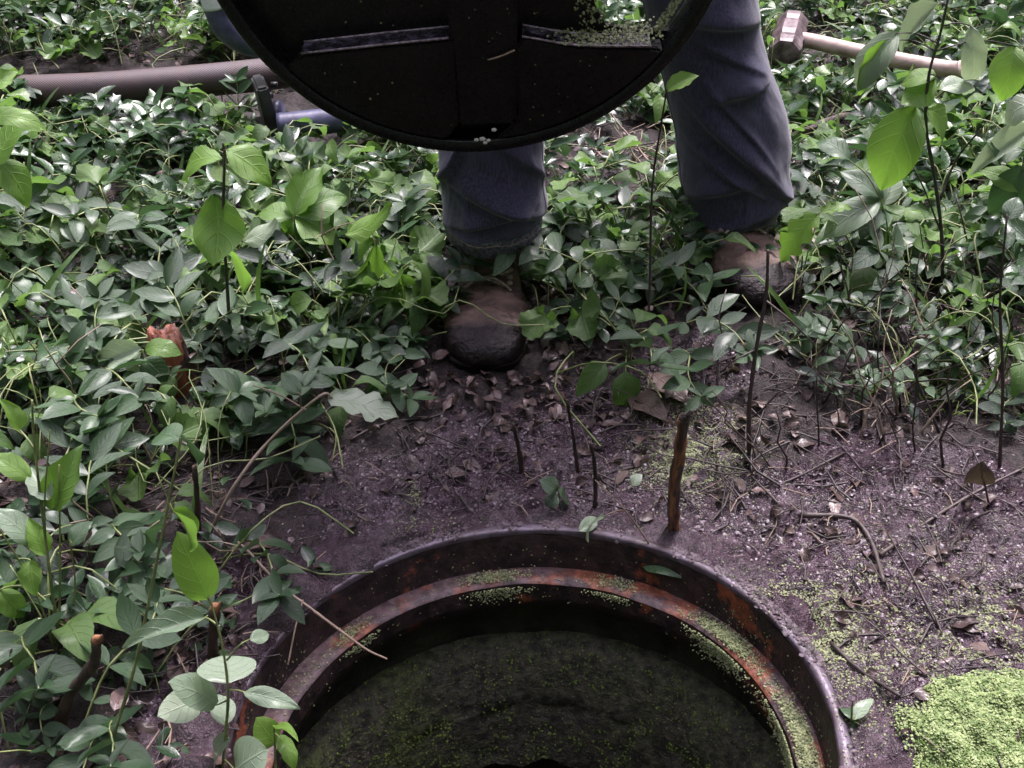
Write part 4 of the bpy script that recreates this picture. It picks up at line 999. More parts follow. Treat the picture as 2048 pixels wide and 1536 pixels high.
# ------------------------------------------------------------------ saplings and seedlings that can be told apart, leaf by leaf
def sapling(name, label, root, stems, leaves, stem_mat, rmm, cat='sapling', depth=None, tilt=.25, group=None, twigname='stem'):
    """stems: lists of picture points, the plant standing at its root; leaves: (base, tip, width in px, mesh set, index, shade, push)"""
    rt = GG(*root); e = empty(name, rt); tag(e, label, cat, group)
    def pt(px, py, push=0.0): return WY(px, py, max(.3, rt.y + push + .012 * math.sin(px * .05)))
    allp = []
    for i, st in enumerate(stems):
        pts = [pt(*p) - rt for p in st]
        if i == 0: pts[0] = Vector((0, 0, -.01))
        p_ = smooth_path(pts, 5); n = len(p_); allp += p_; r0 = rmm[i] if isinstance(rmm, (list, tuple)) else rmm
        v, f, _ = tube_vf(p_, [r0 * .001 * (1 - .5 * k / n) * (1 + .10 * math.sin(k * 1.7)) for k in range(n)], 8); ob(twigname if i == 0 else 'side_twig', mesh(twigname, v, f, stem_mat), e)
    for bp, tp, wpx, mk, k, sh, push in leaves:
        b, t = pt(*bp), pt(*tp, push); d = t - b; l = d.length; dep = b.y * CP + (CAM_H - b.z) * SP
        view = (Vector((0, 0, CAM_H)) - b).normalized(); up = view * .55 + Vector((rng.gauss(0, tilt), rng.gauss(0, tilt), .8))
        ob('leaf', ME[mk][k], e, Matrix.Translation(-rt) @ frame(b, d, up, l * 1.06, wpx * dep / FPX * 1.18), sh)
        near = min(allp, key=lambda q: (q - (b - rt)).length + .3 * max(0, q.z - (b - rt).z)); base_ = b - rt
        if .003 < (near - base_).length < .16:
            v, f, _ = tube_vf(smooth_path([near, near.lerp(base_, .5) + Vector((0, 0, .10 * (near - base_).length)), base_, base_ + d.normalized() * .004], 3), [.0011 - .00005 * q for q in range(10)], 5); ob('petiole', mesh('petiole', v, f, stem_mat), e)
    return e
def saplings():
    sapling('broadleaf_sapling', 'leggy sapling with a thin dark stem and big fresh green leaves, left of the jeans', (463, 716), [[(463, 716), (456, 600), (447, 430), (449, 320), (446, 285)]],
            [((444, 318), (308, 312), 62, 'broad', 1, .62, .01), ((452, 300), (556, 352), 66, 'broad', 0, .75, -.02), ((446, 330), (430, 392), 40, 'pale', 0, .25, .02), ((450, 330), (505, 372), 44, 'pale', 2, .45, .02),
             ((428, 388), (452, 528), 104, 'broad', 3, .80, -.02), ((487, 482), (572, 456), 44, 'pale', 3, .85, -.01), ((455, 500), (515, 560), 50, 'broad', 0, .45, .02)], M['darkstem'], 2.6)
    sapling('broadleaf_sapling', 'low bushy seedling with whorled broad leaves under the black cover', (600, 560), [[(600, 560), (594, 490), (588, 432)]],
            [((588, 430), (638, 330), 62, 'broad', 2, .35, .03), ((590, 430), (690, 372), 64, 'broad', 0, .25, .02), ((590, 436), (684, 462), 92, 'broad', 0, .50, -.02), ((586, 436), (600, 372), 50, 'broad', 1, .85, .02),
             ((584, 436), (516, 404), 56, 'broad', 0, .55, .0), ((586, 440), (560, 506), 58, 'broad', 1, .6, -.02), ((592, 440), (648, 520), 60, 'dark', 0, .4, -.02)], M['stem'], 2.0)
    sapling('broadleaf_sapling', 'small plant of bright wavy leaves beside the nearer trouser leg', (770, 640), [[(770, 640), (764, 560), (752, 480)]],
            [((690, 470), (802, 432), 52, 'broad', 3, .95, -.01), ((752, 488), (716, 596), 46, 'broad', 2, .9, .0), ((770, 520), (784, 610), 40, 'broad', 1, .8, -.01), ((800, 548), (836, 660), 46, 'broad', 2, .7, -.01), ((745, 480), (700, 512), 40, 'broad', 0, .8, 0)], M['stem'], 1.6)
    sapling('tall_sapling', 'tall sapling with a bare dark stem and large spotted light green leaves', (1888, 600),
            [[(1888, 600), (1884, 480), (1870, 360), (1852, 250), (1858, 150), (1880, 70), (1902, -30)], [(1880, 400), (1912, 320), (1962, 258)], [(1856, 215), (1842, 206), (1830, 214)], [(1884, 470), (1840, 360), (1800, 300)]],
            [((1832, 214), (1738, 378), 98, 'broad', 0, .62, -.03), ((1853, 218), (1944, 276), 66, 'broad', 1, .92, -.02), ((1872, 152), (1796, 152), 44, 'broad', 0, .85, 0), ((1870, 158), (1812, 214), 58, 'broad', 3, .8, -.01),
             ((1878, 8), (1786, 96), 54, 'pale', 2, .8, .02), ((1796, 66), (1690, 172), 66, 'pale', 0, .6, 0), ((1790, 80), (1712, 186), 46, 'broad', 2, .75, .02), ((1942, 52), (1962, 208), 46, 'pale', 1, .55, -.02),
             ((2030, 92), (2004, 200), 66, 'broad', 0, .92, -.02), ((1880, 180), (1960, 150), 40, 'pale', 0, .5, .02)], M['darkstem'], [3.0, 2.0, 1.2, 1.4])
    sapling('tall_sapling', 'leafy shoot with silvery broad leaves at the right picture edge', (2010, 560), [[(2010, 560), (2030, 420), (2060, 260), (2090, 160)]],
            [((2070, 252), (1938, 340), 44, 'pale', 2, .9, 0), ((2050, 330), (1990, 440), 66, 'dark', 0, .55, 0), ((2048, 300), (1960, 300), 50, 'dark', 3, .8, .02), ((2080, 200), (1980, 232), 52, 'pale', 1, .7, .02), ((2040, 380), (2000, 330), 40, 'broad', 1, .7, 0)], M['stem'], 2.0)
    sapling('tall_sapling', 'drooping grey green leaves on a short stalk right of the farther trouser leg', (1770, 560), [[(1770, 560), (1776, 470), (1762, 398)]],
            [((1760, 402), (1640, 452), 64, 'pale', 0, .25, -.02), ((1764, 400), (1700, 330), 46, 'dark', 0, .7, .02), ((1766, 410), (1800, 330), 46, 'pale', 0, .35, .02), ((1700, 322), (1640, 250), 40, 'dark', 1, .95, .02), ((1764, 420), (1720, 470), 50, 'dark', 2, .5, -.01)], M['stem'], 1.6)
    sapling('round_leaf_seedling', 'seedling with grey green rounded leaves beside the left lip of the manhole', (440, 1545), [[(440, 1545), (452, 1460), (456, 1380), (444, 1290), (418, 1190)], [(456, 1400), (430, 1410), (400, 1405)], [(454, 1320), (480, 1290), (500, 1278)]],
            [((418, 1200), (366, 1090), 68, 'round', 0, .55, .01), ((412, 1236), (246, 1280), 44, 'pale', 2, .10, -.01), ((457, 1366), (450, 1302), 100, 'paleround', 0, .22, .03), ((436, 1404), (358, 1362), 62, 'paleround', 0, .12, 0),
             ((400, 1398), (330, 1424), 58, 'paleround', 0, .85, -.01), ((488, 1384), (592, 1404), 34, 'pale', 0, .12, -.01), ((458, 1476), (400, 1540), 58, 'paleround', 0, .2, -.01), ((470, 1540), (520, 1500), 84, 'paleround', 0, .15, -.02), ((500, 1280), (545, 1262), 26, 'pale', 0, .15, 0), ((450, 1450), (440, 1380), 44, 'paleround', 0, .3, .03)],
            M['stem'], [1.6, .9, .9], 'seedling')
    sapling('round_leaf_seedling', 'tiny bright green seedling leaning over the left lip of the manhole', (548, 1530), [[(548, 1530), (550, 1490), (548, 1452)]],
            [((550, 1490), (520, 1444), 48, 'round', 0, .9, 0), ((556, 1472), (596, 1520), 30, 'broad', 1, .65, -.01), ((548, 1454), (586, 1442), 20, 'broad', 0, .95, 0)], M['stem'], 1.2, 'seedling')
    sapling('drooping_herb', 'pale drooping herb with long folded leaves in front of the hose end', (300, 830), [[(300, 830), (290, 760), (286, 700)]],
            [((284, 698), (166, 740), 52, 'pale', 2, .35, -.01), ((282, 704), (232, 790), 44, 'pale', 1, .5, -.01), ((290, 700), (345, 680), 40, 'broad', 1, .4, .01), ((160, 720), (94, 730), 60, 'dark', 2, .9, 0), ((288, 716), (330, 760), 44, 'dark', 0, .7, 0)], M['stem'], 1.4, 'herb')
    sapling('drooping_herb', 'large pale round leaves hanging at the left picture edge below the hose', (-20, 520), [[(-20, 520), (-10, 420), (-6, 330)]],
            [((-10, 330), (26, 236), 84, 'round', 0, .45, .01), ((-6, 318), (76, 402), 62, 'broad', 0, .75, -.01), ((-20, 240), (64, 210), 44, 'broad', 1, .95, -.03), ((-20, 180), (30, 140), 40, 'broad', 2, .8, 0)], M['stem'], 1.6, 'herb')
    sapling('stem_clump', 'clump of thin leafless upright stems with a few leaves at the lower left', (118, 1300),
            [[(118, 1300), (100, 1150), (70, 900), (64, 800)], [(118, 1300), (120, 1120), (118, 930)], [(112, 1290), (60, 1160), (0, 1060)], [(130, 1290), (150, 1180), (140, 1080)], [(110, 1300), (80, 1230), (20, 1130)], [(124, 1300), (90, 1060), (100, 860)]],
            [((106, 1020), (152, 898), 62, 'broad', 2, .35, 0), ((100, 1000), (60, 930), 44, 'pale', 2, .2, .01), ((70, 1090), (4, 1010), 50, 'pale', 0, .12, 0), ((60, 960), (-10, 900), 44, 'broad', 0, .6, .01), ((90, 1110), (60, 1040), 40, 'broad', 2, .8, 0), ((140, 1090), (170, 1040), 34, 'dark', 0, .6, .01),
             ((60, 1120), (66, 1190), 40, 'broad', 2, .75, -.02), ((0, 1180), (50, 1240), 44, 'broad', 0, .6, -.02), ((40, 860), (10, 800), 36, 'broad', 2, .8, .01)], M['stem'], [1.7, 1.4, 1.3, 1.2, 1.1, 1.2], 'stems')
    sapling('single_stalk', 'long pale green stalk leaning across the lower left litter', (196, 1540), [[(196, 1540), (262, 1360), (290, 1240), (330, 1040), (362, 876)]],
            [((330, 1050), (300, 1075), 30, 'dark', 2, .8, 0), ((345, 1020), (404, 1092), 40, 'broad', 2, .15, -.01), ((358, 880), (300, 850), 60, 'dark', 0, .9, 0), ((360, 876), (418, 900), 50, 'dark', 0, .5, 0)], M['stem'], 1.7, 'stalk')
    sapling('single_stalk', 'straw coloured stalk carrying one flat white green leaf over the mud', (412, 1062), [[(412, 1062), (470, 970), (540, 880), (640, 792), (664, 796)], [(612, 820), (560, 790), (505, 770)]],
            [((656, 796), (792, 818), 66, 'ragged', 0, .9, -.01), ((600, 790), (560, 740), 30, 'dark', 0, .7, 0)], M['straw'], [2.2, 1.0], 'stalk')
    sapling('single_stalk', 'thin reddish upright stem with one fringed leaf in front of the farther jeans', (1296, 690), [[(1296, 690), (1300, 560), (1304, 380), (1322, 250), (1334, 178)]],
            [((1334, 182), (1394, 146), 34, 'broad', 2, .75, -.01)], M['twig'], 2.0, 'stalk')
    sapling('drooping_herb', 'bright green fringed leaf leaning against the cuff of the farther boot', (1600, 600), [[(1600, 600), (1612, 520), (1640, 424)]], [((1636, 428), (1546, 522), 58, 'fringe', 0, .85, -.02), ((1640, 424), (1700, 404), 30, 'fringe', 0, .8, 0)], M['stem'], 1.2, 'herb')
    sapling('single_stalk', 'knotted dark stem rising from the litter below the farther boot', (1502, 905), [[(1502, 905), (1498, 820), (1512, 700), (1532, 590), (1536, 500)], [(1510, 700), (1470, 720), (1440, 745)], [(1530, 600), (1580, 640), (1630, 690)]], [], M['twig'], [3.2, 1.2, 1.4], 'stem')
    sapling('single_stalk', 'straight thin brown stem at the right picture edge', (2003, 930), [[(2003, 930), (2006, 760), (2000, 600), (2014, 430)], [(2004, 700), (1985, 640), (1992, 560)]], [((2014, 440), (2040, 390), 34, 'dark', 0, .5, 0)], M['twig'], [2.2, 1.1], 'stem')
    sapling('single_stalk', 'dark stem with one withered black brown leaf on the mud slope', (1985, 1010), [[(1985, 1010), (1968, 960), (1964, 922)]], [((1964, 922), (1950, 1002), 50, 'dead', 0, .02, -.02)], M['twig'], 1.4, 'stem')
    sapling('twining_seedling', 'two leaved seedling lying on the far lip beside the orange rust', (1310, 1090), [[(1310, 1090), (1250, 1020), (1190, 960)]], [((1290, 1110), (1345, 1128), 52, 'dark', 0, .75, -.02), ((1210, 1032), (1150, 1060), 30, 'pale', 0, .3, 0), ((1300, 1190), (1345, 1212), 28, 'dark', 0, .8, -.02)], M['straw'], 1.0, 'seedling')
    sapling('twining_seedling', 'small plant with grey green leaves pressed against the right lip of the manhole', (1706, 1440), [[(1706, 1440), (1704, 1420), (1706, 1400)]],
            [((1706, 1440), (1742, 1388), 24, 'pale', 0, .5, .02), ((1706, 1440), (1690, 1396), 34, 'dark', 0, .7, .02), ((1704, 1446), (1728, 1500), 40, 'dark', 2, .8, -.01), ((1700, 1446), (1700, 1500), 30, 'pale', 2, .1, -.01), ((1730, 1460), (1800, 1500), 34, 'dark', 2, .5, 0)], M['stem'], 1.2, 'seedling')
    sapling('twining_seedling', 'dark three leaved seedling in the mud behind the far lip', (1120, 1010), [[(1120, 1010), (1118, 990), (1112, 968)]], [((1116, 980), (1088, 958), 34, 'dark', 0, .4, 0), ((1116, 985), (1150, 1000), 34, 'dark', 0, .5, -.01), ((1114, 990), (1092, 1010), 28, 'dark', 0, .3, -.01)], M['stem'], .9, 'seedling')
saplings()

# ------------------------------------------------------------------ stakes, stumps, sticks
def stick(name, label, pts, r0, r1, m, cat, cut=None, seg=10, up=True, rough=.12, z=.012):
    """a piece of wood along picture points; standing at its first point (up) or lying on the ground"""
    rt = GG(*pts[0]); e = empty(name, rt); tag(e, label, cat)
    P_ = [Vector((0, 0, -.012))] + [WY(x, y, rt.y - .01 * i) - rt for i, (x, y) in enumerate(pts) if i] if up else [GG(x, y, z) - rt for x, y in pts]
    p_ = smooth_path(P_, 6); n = len(p_); rd = [(r0 + (r1 - r0) * k / (n - 1)) * (1 + rough * math.sin(k * 1.9 + len(label)) + rough * .6 * math.sin(k * .7)) for k in range(n)]
    v, f, _ = tube_vf(p_, rd, seg); v = [q + Vector((vnoise(q.x * 300, q.z * 90, 4) - .5, vnoise(q.z * 300, q.y * 90, 5) - .5, 0)) * r0 * .35 for q in v]
    ob('shaft', mesh('shaft', v, f, m), e)
    if cut:                                               # pale torn end
        d = (p_[-1] - p_[-3]).normalized(); a = p_[-1]
        ob('cut_end', mesh('cut_end', *tube_vf([a - d * .004, a + d * r1 * .2, a + d * r1 * .9 + Vector((r1 * .7, 0, 0)), a + d * r1 * 2.0 + Vector((r1 * .8, 0, 0))], [r1 * 1.02, r1 * .98, r1 * .45, r1 * .12], seg)[:2], cut), e)
    return e
def sticks():
    stick('wooden_stake', 'split orange brown stake standing upright in the mud behind the manhole', [(1350, 1058), (1348, 980), (1360, 900), (1368, 836)], .0070, .0062, M['stake'], 'stake', M['darkwood'], 16, True, .06)
    stick('cut_stick', 'thin cut stick with a pale pointed tip standing among the left litter', [(394, 1068), (394, 1000), (389, 934)], .0038, .0026, M['darkwood'], 'stick', M['straw'])
    stick('bent_stump', 'thick dark bent stump with a torn orange top at the lower left', [(112, 1450), (140, 1390), (186, 1330), (194, 1280)], .0056, .0046, M['darkwood'], 'stump', M['wood'])
    stick('cut_stump', 'cut sapling stump with an orange top behind the rounded seedling', [(424, 1330), (426, 1270), (430, 1215)], .0056, .0050, M['darkwood'], 'stump', M['wood'])
    stick('mud_peg', 'short dark broken peg in the mud, nearest to the boot toe', [(1046, 940), (1036, 890), (1026, 848)], .0034, .0022, M['darkwood'], 'peg')
    stick('mud_peg', 'tall dark broken peg in the middle of the mud, leaning', [(1158, 940), (1146, 870), (1134, 800)], .0026, .0018, M['darkwood'], 'peg')
    stick('mud_peg', 'dark peg directly behind the far lip beside the three leaved seedling', [(1192, 1010), (1190, 940), (1182, 886)], .0026, .0018, M['darkwood'], 'peg')
    stick('thin_rod', 'thin straight dark rod leaning in the periwinkle left of the boot', [(660, 762), (600, 690), (532, 606)], .0024, .0022, M['darkwood'], 'rod', None, 8, False, .02, .05)
    stick('broken_branch', 'stout brown broken branch lying right of the farther jeans', [(1540, 290), (1600, 268), (1665, 240), (1740, 220)], .0105, .0060, M['darkwood'], 'branch', M['straw'], 12, False, .15, .03)
    stick('ring_twig', 'pale forked twig lying across the left lip and seat of the manhole', [(470, 1080), (500, 1106), (560, 1170), (640, 1230)], .0016, .0014, M['straw'], 'twig', None, 6, False, .1, .022)
    rt = G(640, 1230); e = empty('ring_twig', rt); tag(e, 'pale thin twig poking out over the dark shaft from the left seat', 'twig')
    v, f = tubes_vf([(smooth_path([G(628, 1222, .020) - rt, G(690, 1268, .010) - rt, G(735, 1300, .004) - rt, G(774, 1318, .006) - rt], 5), [.0016 - .00004 * k for k in range(16)], 6), (smooth_path([G(606, 1200, .006) - rt, G(592, 1250, -.004) - rt, G(576, 1330, -.02) - rt], 4), .0011, 5)])
    kind(ob('twig', mesh('twig', v, f, M['straw']), e), 'stuff') if False else ob('twig', mesh('twig', v, f, M['straw']), e)
    # red rotten stump in the left periwinkle
    rt = GG(352, 775); e = empty('rotten_stump', rt); tag(e, 'red brown rotten stump half hidden in the left periwinkle', 'stump')
    v, f = lathe_vf([(.026, -.01), (.024, .03), (.022, .06), (.018, .085), (.010, .08), (.0005, .06)], 26, .006, 12)
    v = [(a, b, c + (.030 * (fbm(a * 60, b * 60, 2, 3) - .5) if c > .05 else 0)) for a, b, c in v]; ob('stump_body', mesh('stump_body', v, f, M['redwood']), e)
    v, f = lathe_vf([(.0235, .02), (.0260, .05), (.0225, .07)], 26, .004, 13); k = 10; ob('bark', mesh('bark', v, [q for i, q in enumerate(f) if (i % 26) < k or (i % 26) > 22], M['darkwood']), e)
    for lab, pts, r in (('thick dark root bending over the mud slope right of the manhole', [(1600, 1030), (1700, 1036), (1742, 1082), (1768, 1165)], .0034), ('dark twig running down the mud right of the manhole lip', [(1662, 1286), (1720, 1340), (1800, 1392)], .0022),
                        ('long dark stick lying across the mud near the right picture edge', [(1760, 1110), (1860, 1040), (1960, 980), (2060, 930)], .0024), ('long thin dark twig pointing from the orange stake to the right', [(1400, 860), (1480, 930), (1560, 1010)], .0018),
                        ('brown twig lying level in front of the knotted stem', [(1490, 985), (1580, 960), (1690, 905)], .0020), ('arched dark twig on the mud in front of the boot toe', [(700, 880), (760, 850), (840, 836)], .0020),
                        ('long brown twig slanting across the dark litter right of the knotted stem', [(1440, 745), (1540, 690), (1680, 650), (1800, 620), (1920, 600)], .0020), ('twig running from the farther boot towards the reddish stem', [(1310, 612), (1400, 590), (1520, 566)], .0018)):
        stick('mud_stick', lab, pts, r, r * .7, M['twig'], 'stick', None, 7, False, .18, r + .002)
sticks()

# ------------------------------------------------------------------ twigs and fallen leaves one can pick out, then the uncountable litter
def twig_vf(seed):
    r = random.Random(seed); l = r.uniform(.05, .15); n = 6; p = Vector((0, 0, 0)); az = 0; path = [p.copy()]
    for i in range(n):
        az += r.gauss(0, .13); p = p + Vector((math.cos(az), math.sin(az), r.gauss(.05, .10))) * l / n; path.append(p.copy())
    r0 = r.uniform(.0006, .0016); T = [(smooth_path(path, 2), [r0 * (1 - .6 * k / (2 * n)) for k in range(2 * n + 1)], 5)]
    for k in range(r.choice((0, 1, 1, 2))):
        i = r.randint(2, n - 1); b = az + r.choice((-1, 1)) * r.uniform(.5, 1.0); q = path[i]; e = q + Vector((math.cos(b), math.sin(b), r.uniform(0, .5))) * l * r.uniform(.2, .45)
        T.append(([q, q.lerp(e, .5) + Vector((0, 0, .003)), e], [r0 * .6, r0 * .5, r0 * .3], 4))
    return tubes_vf(T)
def litter():
    tw = [twig_vf(300 + i) for i in range(16)]; twm = [mesh('twig', v, f, M['twig']) for v, f in tw]; stm = [mesh('twig', v, f, M['straw']) for v, f in tw[:6]]
    def f_twig(px, py):
        m = mud1(*G(px, py)[:2]); v = veg(px, py)
        e = 1.0 if (1450 < px and 600 < py < 980) else 0
        return min(1, .30 + .5 * e + .35 * (px < 520 and py > 980) + .2 * m) * (1 - .75 * v)
    pts = [q for q in scatter(175, f_twig, 0) if 30 < q[0] < 2018 and q[1] > 40]
    for px, py, x, y in pts:
        k = rng.randrange(16); z = hz(x, y) + rng.uniform(.002, .010); o = ob('fallen_twig', twm[k]); o.location = (x, y, z)
        o.rotation_euler = (rng.gauss(0, .14), rng.gauss(-.06, .16), rng.uniform(0, 6.28)); s_ = rng.uniform(.8, 1.35); o.scale = (s_,) * 3
        autolabel(o, px, py, ['thin brown' if s_ < 1 else 'dark brown', 'forked' if len(tw[k][0]) > 70 else 'bare'], 'twig', 'twig', 'fallen twigs on mud and litter')
    for i in range(17):
        px, py = rng.gauss(1215, 80), rng.gauss(350, 48); p = G(px, py); k = rng.randrange(6); o = ob('straw_stalk', stm[k]); o.location = (p.x, p.y, hz(p.x, p.y) + rng.uniform(.003, .02))
        o.rotation_euler = (rng.gauss(0, .15), rng.gauss(-.1, .25), rng.uniform(0, 6.28)); o.scale = (rng.uniform(1, 1.6),) * 3
        autolabel(o, px, py, ['dry straw coloured', 'long' if i % 2 else 'short'], 'stalk in the straw patch', 'stalk', 'dry stalks in the straw patch between the legs')
    def f_leaf(px, py): return min(1, .25 + .3 * (px < 520 and py > 900) + .5 * (900 < px < 1700 and 640 < py < 860)) * (1 - .6 * veg(px, py))
    for px, py, x, y in [q for q in scatter(150, f_leaf, 0) if 30 < q[0] < 2018 and q[1] > 60]:
        a = rng.uniform(0, 6.28); l = rng.uniform(.016, .036); sh = rng.betavariate(1.1, 2.2); z = hz(x, y) + rng.uniform(.002, .008)
        o = ob('fallen_leaf', ME['dead'][rng.randrange(4)], None, frame((x, y, z), (math.cos(a), math.sin(a), rng.gauss(.05, .15)), (rng.gauss(0, .35), rng.gauss(0, .35), 1), l), sh)
        autolabel(o, px, py, ['dark brown' if sh < .35 else 'brown' if sh < .6 else 'pale brown', 'small' if l < .026 else 'large'], 'dead leaf', 'dead leaf', 'dead leaves on mud and litter')
    for lab, b, t, wpx, k, sh, mk in (('large pinkish dead leaf propped up beside the farther boot', (1622, 440), (1578, 566), 92, 3, .80, 'dead'), ('broad grey brown dead leaf flat on the mud before the orange stake', (1258, 786), (1330, 826), 44, 3, .45, 'dead'),
                                      ('orange brown dead leaf left of the manhole by the pale cut stick', (486, 1094), (552, 1068), 36, 0, .75, 'dead'), ('tan dead leaf under the left stalk tops', (196, 890), (280, 912), 70, 1, .95, 'dead'),
                                      ('grey leaf lying on mossy mud behind the orange stake', (1300, 745), (1372, 790), 52, 3, .9, 'dead'), ('blue green fallen leaf with a torn edge on the far lip', (1158, 1062), (1206, 1026), 26, 0, .4, 'pale'),
                                      ('broad dark leaf on the dark litter near the right picture edge', (1900, 740), (1826, 690), 70, 0, .55, 'dark'), ('pale tan fallen leaf in the right periwinkle', (1885, 450), (1934, 432), 40, 1, .9, 'dead'),
                                      ('small white green fallen leaf left of the pale flat leaf', (452, 790), (410, 832), 40, 0, .95, 'pale'), ('tiny white petal like leaf on the mud before the orange stake', (1262, 970), (1282, 946), 22, 0, .95, 'pale')):
        up_ = .05 if 'propped' in lab else .012
        B_, T_ = GG(*b, up_), GG(*t, .012 if 'propped' in lab else .02); dep = B_.y * CP + (CAM_H - B_.z) * SP
        o = ob('fallen_leaf', ME[mk][k], None, frame(B_, T_ - B_, (rng.gauss(0, .2), -.3, 1), (T_ - B_).length, wpx * dep / FPX * 1.1), sh); tag(o, lab, 'fallen leaf')
    ms = Mass()                                            # bits of twig, bark, stalk, leaf nobody could count
    for px, py, x, y in scatter(9500, lambda a, b: .8 if veg(a, b) > .5 else .75):
        z = hz(x, y) + rng.uniform(-.001, .006); a = rng.uniform(0, 6.283); l = rng.uniform(.012, .05); r = rng.uniform(.0004, .0011); d = Vector((math.cos(a), math.sin(a), rng.gauss(0, .15))) * l; p = Vector((x, y, z)); m_ = p + d * .5 + Vector((rng.gauss(0, .1), rng.gauss(0, .1), .08)) * l
        v, f, _ = tube_vf([p, m_, p + d], r, 4, False); ms.add((v, f, []), Matrix.Identity(4), rng.random(), 1 if rng.random() < .8 else 2)
    for px, py, x, y in scatter(4600, lambda a, b: .35 + .4 * (a < 560 and b > 900) + .4 * (900 < a < 1900 and 640 < b < 880)):
        a = rng.uniform(0, 6.283); ms.add(dead_vf[rng.randrange(4)], frame((x, y, hz(x, y) + rng.uniform(0, .006)), (math.cos(a), math.sin(a), rng.gauss(0, .2)), (rng.gauss(0, .4), rng.gauss(0, .4), 1), rng.uniform(.010, .032)), rng.betavariate(1.2, 2), 0)
    for _ in range(420):                                   # litter over the slumped soil left of the manhole
        px, py = rng.uniform(330, 640), rng.uniform(1120, 1560); p = G(px, py); a = rng.uniform(0, 6.283)
        if math.hypot(p.x - RC.x, p.y - RC.y) < R_LIP + .018: continue
        z = hz(p.x, p.y) + rng.uniform(.006, .020); c_ = rng.random()
        if c_ < .42: ms.add(dead_vf[rng.randrange(4)], frame((p.x, p.y, z), (math.cos(a), math.sin(a), rng.gauss(0, .25)), (rng.gauss(0, .5), rng.gauss(0, .5), 1), rng.uniform(.012, .030)), rng.random(), 0)
        elif c_ < .85:
            d = Vector((math.cos(a), math.sin(a), rng.gauss(0, .12))) * rng.uniform(.02, .07); b = Vector((p.x, p.y, z)); v, f, _ = tube_vf([b, b + d * .5 + Vector((-d.y, d.x, 0)) * .08, b + d], rng.uniform(.0006, .0014), 4, False); ms.add((v, f, []), Matrix.Identity(4), .5, 1 if rng.random() < .7 else 2)
        else: ms.add(vinca_vf[rng.randrange(4)], frame((p.x, p.y, z + .006), (math.cos(a), math.sin(a), rng.gauss(.15, .25)), (rng.gauss(0, .4), rng.gauss(0, .4), 1), rng.uniform(.018, .032)), rng.random(), 3)
    for _ in range(260):                                   # leaves trodden in around the nearer boot
        px, py = rng.uniform(800, 1130), rng.uniform(590, 790); p = G(px, py)
        if abs(px - 968) < 92 and py < 728: continue
        a = rng.uniform(0, 6.283); ms.add(dead_vf[rng.randrange(4)], frame((p.x, p.y, hz(p.x, p.y) + rng.uniform(.001, .016)), (math.cos(a), math.sin(a), rng.gauss(0, .25)), (rng.gauss(0, .5), rng.gauss(0, .5), 1), rng.uniform(.016, .034)), rng.random(), 0)
    for px, py, x, y in scatter(1500, lambda a, b: .35 + .65 * (a > 1300 and 560 < b < 1000) + .4 * (a < 560 and b > 880) + .35 * mud1(*G(a, b)[:2])):
        z = hz(x, y) + rng.uniform(0, .006); a = rng.uniform(0, 6.283); l = rng.uniform(.03, .10); r = rng.uniform(.0008, .0017); d = Vector((math.cos(a), math.sin(a), rng.gauss(0, .10))) * l; p = Vector((x, y, z)); q = Vector((-d.y, d.x, 0)) * rng.gauss(0, .12)
        v, f, _ = tube_vf([p, p + d * .35 + q, p + d * .7 + q * .6 + Vector((0, 0, .003)), p + d], [r, r * .9, r * .75, r * .5], 5, False); ms.add((v, f, []), Matrix.Identity(4), rng.random(), 1)
    ms.build('litter', [M['dead_s'], M['twig'], M['straw'], M['vinca_s']])
    # clods and grit of the mud
    ms = Mass()
    for px, py, x, y in scatter(16000, lambda a, b: mud1(*G(a, b)[:2]) ** 1.5):
        r = rng.triangular(.0007, .0042, .0012); ms.add(GRAIN, Matrix.Translation((0, 0, -r * .15)) @ speck_mw((x, y, hz(x, y)), (rng.gauss(0, .4), rng.gauss(0, .4), 1), r), .5)
    ms.build('mud', [M['ground_grit']])
    # duckweed washed over the mud, the algae mat at the lower right, and moss
    ms = Mass()
    for cx, cy, sx, sy, n, big in ((1620, 1245, 70, 40, 1100, 1), (1700, 1280, 70, 60, 900, 1), (1560, 1200, 60, 30, 500, 1), (1990, 1245, 60, 35, 700, 1), (1385, 880, 55, 40, 4200, .9), (1335, 775, 40, 26, 900, .9), (1850, 1200, 170, 110, 1500, .9), (1700, 1400, 90, 60, 700, .9), (822, 950, 10, 26, 160, 1), (1960, 1330, 100, 30, 900, 1), (1100, 980, 300, 70, 260, .8), (850, 1040, 30, 24, 120, 1), (1740, 1110, 200, 90, 420, .9)):
        for _ in range(int(n * 1.6)):
            px, py = rng.gauss(cx, sx), rng.gauss(cy, sy); p = G(px, py)
            if math.hypot(p.x - RC.x, p.y - RC.y) < R_LIP + .014: continue
            if sn(p.x * 22, p.y * 22, 3) < (.40 if big > .95 else .30): continue
            ms.add(GRAIN, speck_mw((p.x, p.y, hz(p.x, p.y) + .0008), (rng.gauss(0, .35), rng.gauss(0, .35), 1), rng.uniform(.0006, .0016) * big), .5)
    ms.build('duckweed', [M['algae_dull']])
    ms = Mass()                                            # crumbs of mud trodden on to the lip
    for _ in range(5200):
        a = rng.uniform(-.3, math.pi + .4); g = sn(math.cos(a) * 7, math.sin(a) * 7, 55) + (.16 if a > 2.1 else -.04)
        if g < .50 and rng.random() > .06: continue
        r = R_LIP + .015 - abs(rng.gauss(0, .0055)); x, y = RC.x + r * math.cos(a), RC.y + r * math.sin(a); s_ = rng.uniform(.0008, .0032)
        ms.add(GRAIN, speck_mw((x, y, ring_plane(x, y) + .001 + rng.uniform(-.001, .0012)), (rng.gauss(0, .4), rng.gauss(0, .4), 1), s_), .5)
    ms.build('mud', [M['dull_grit']])
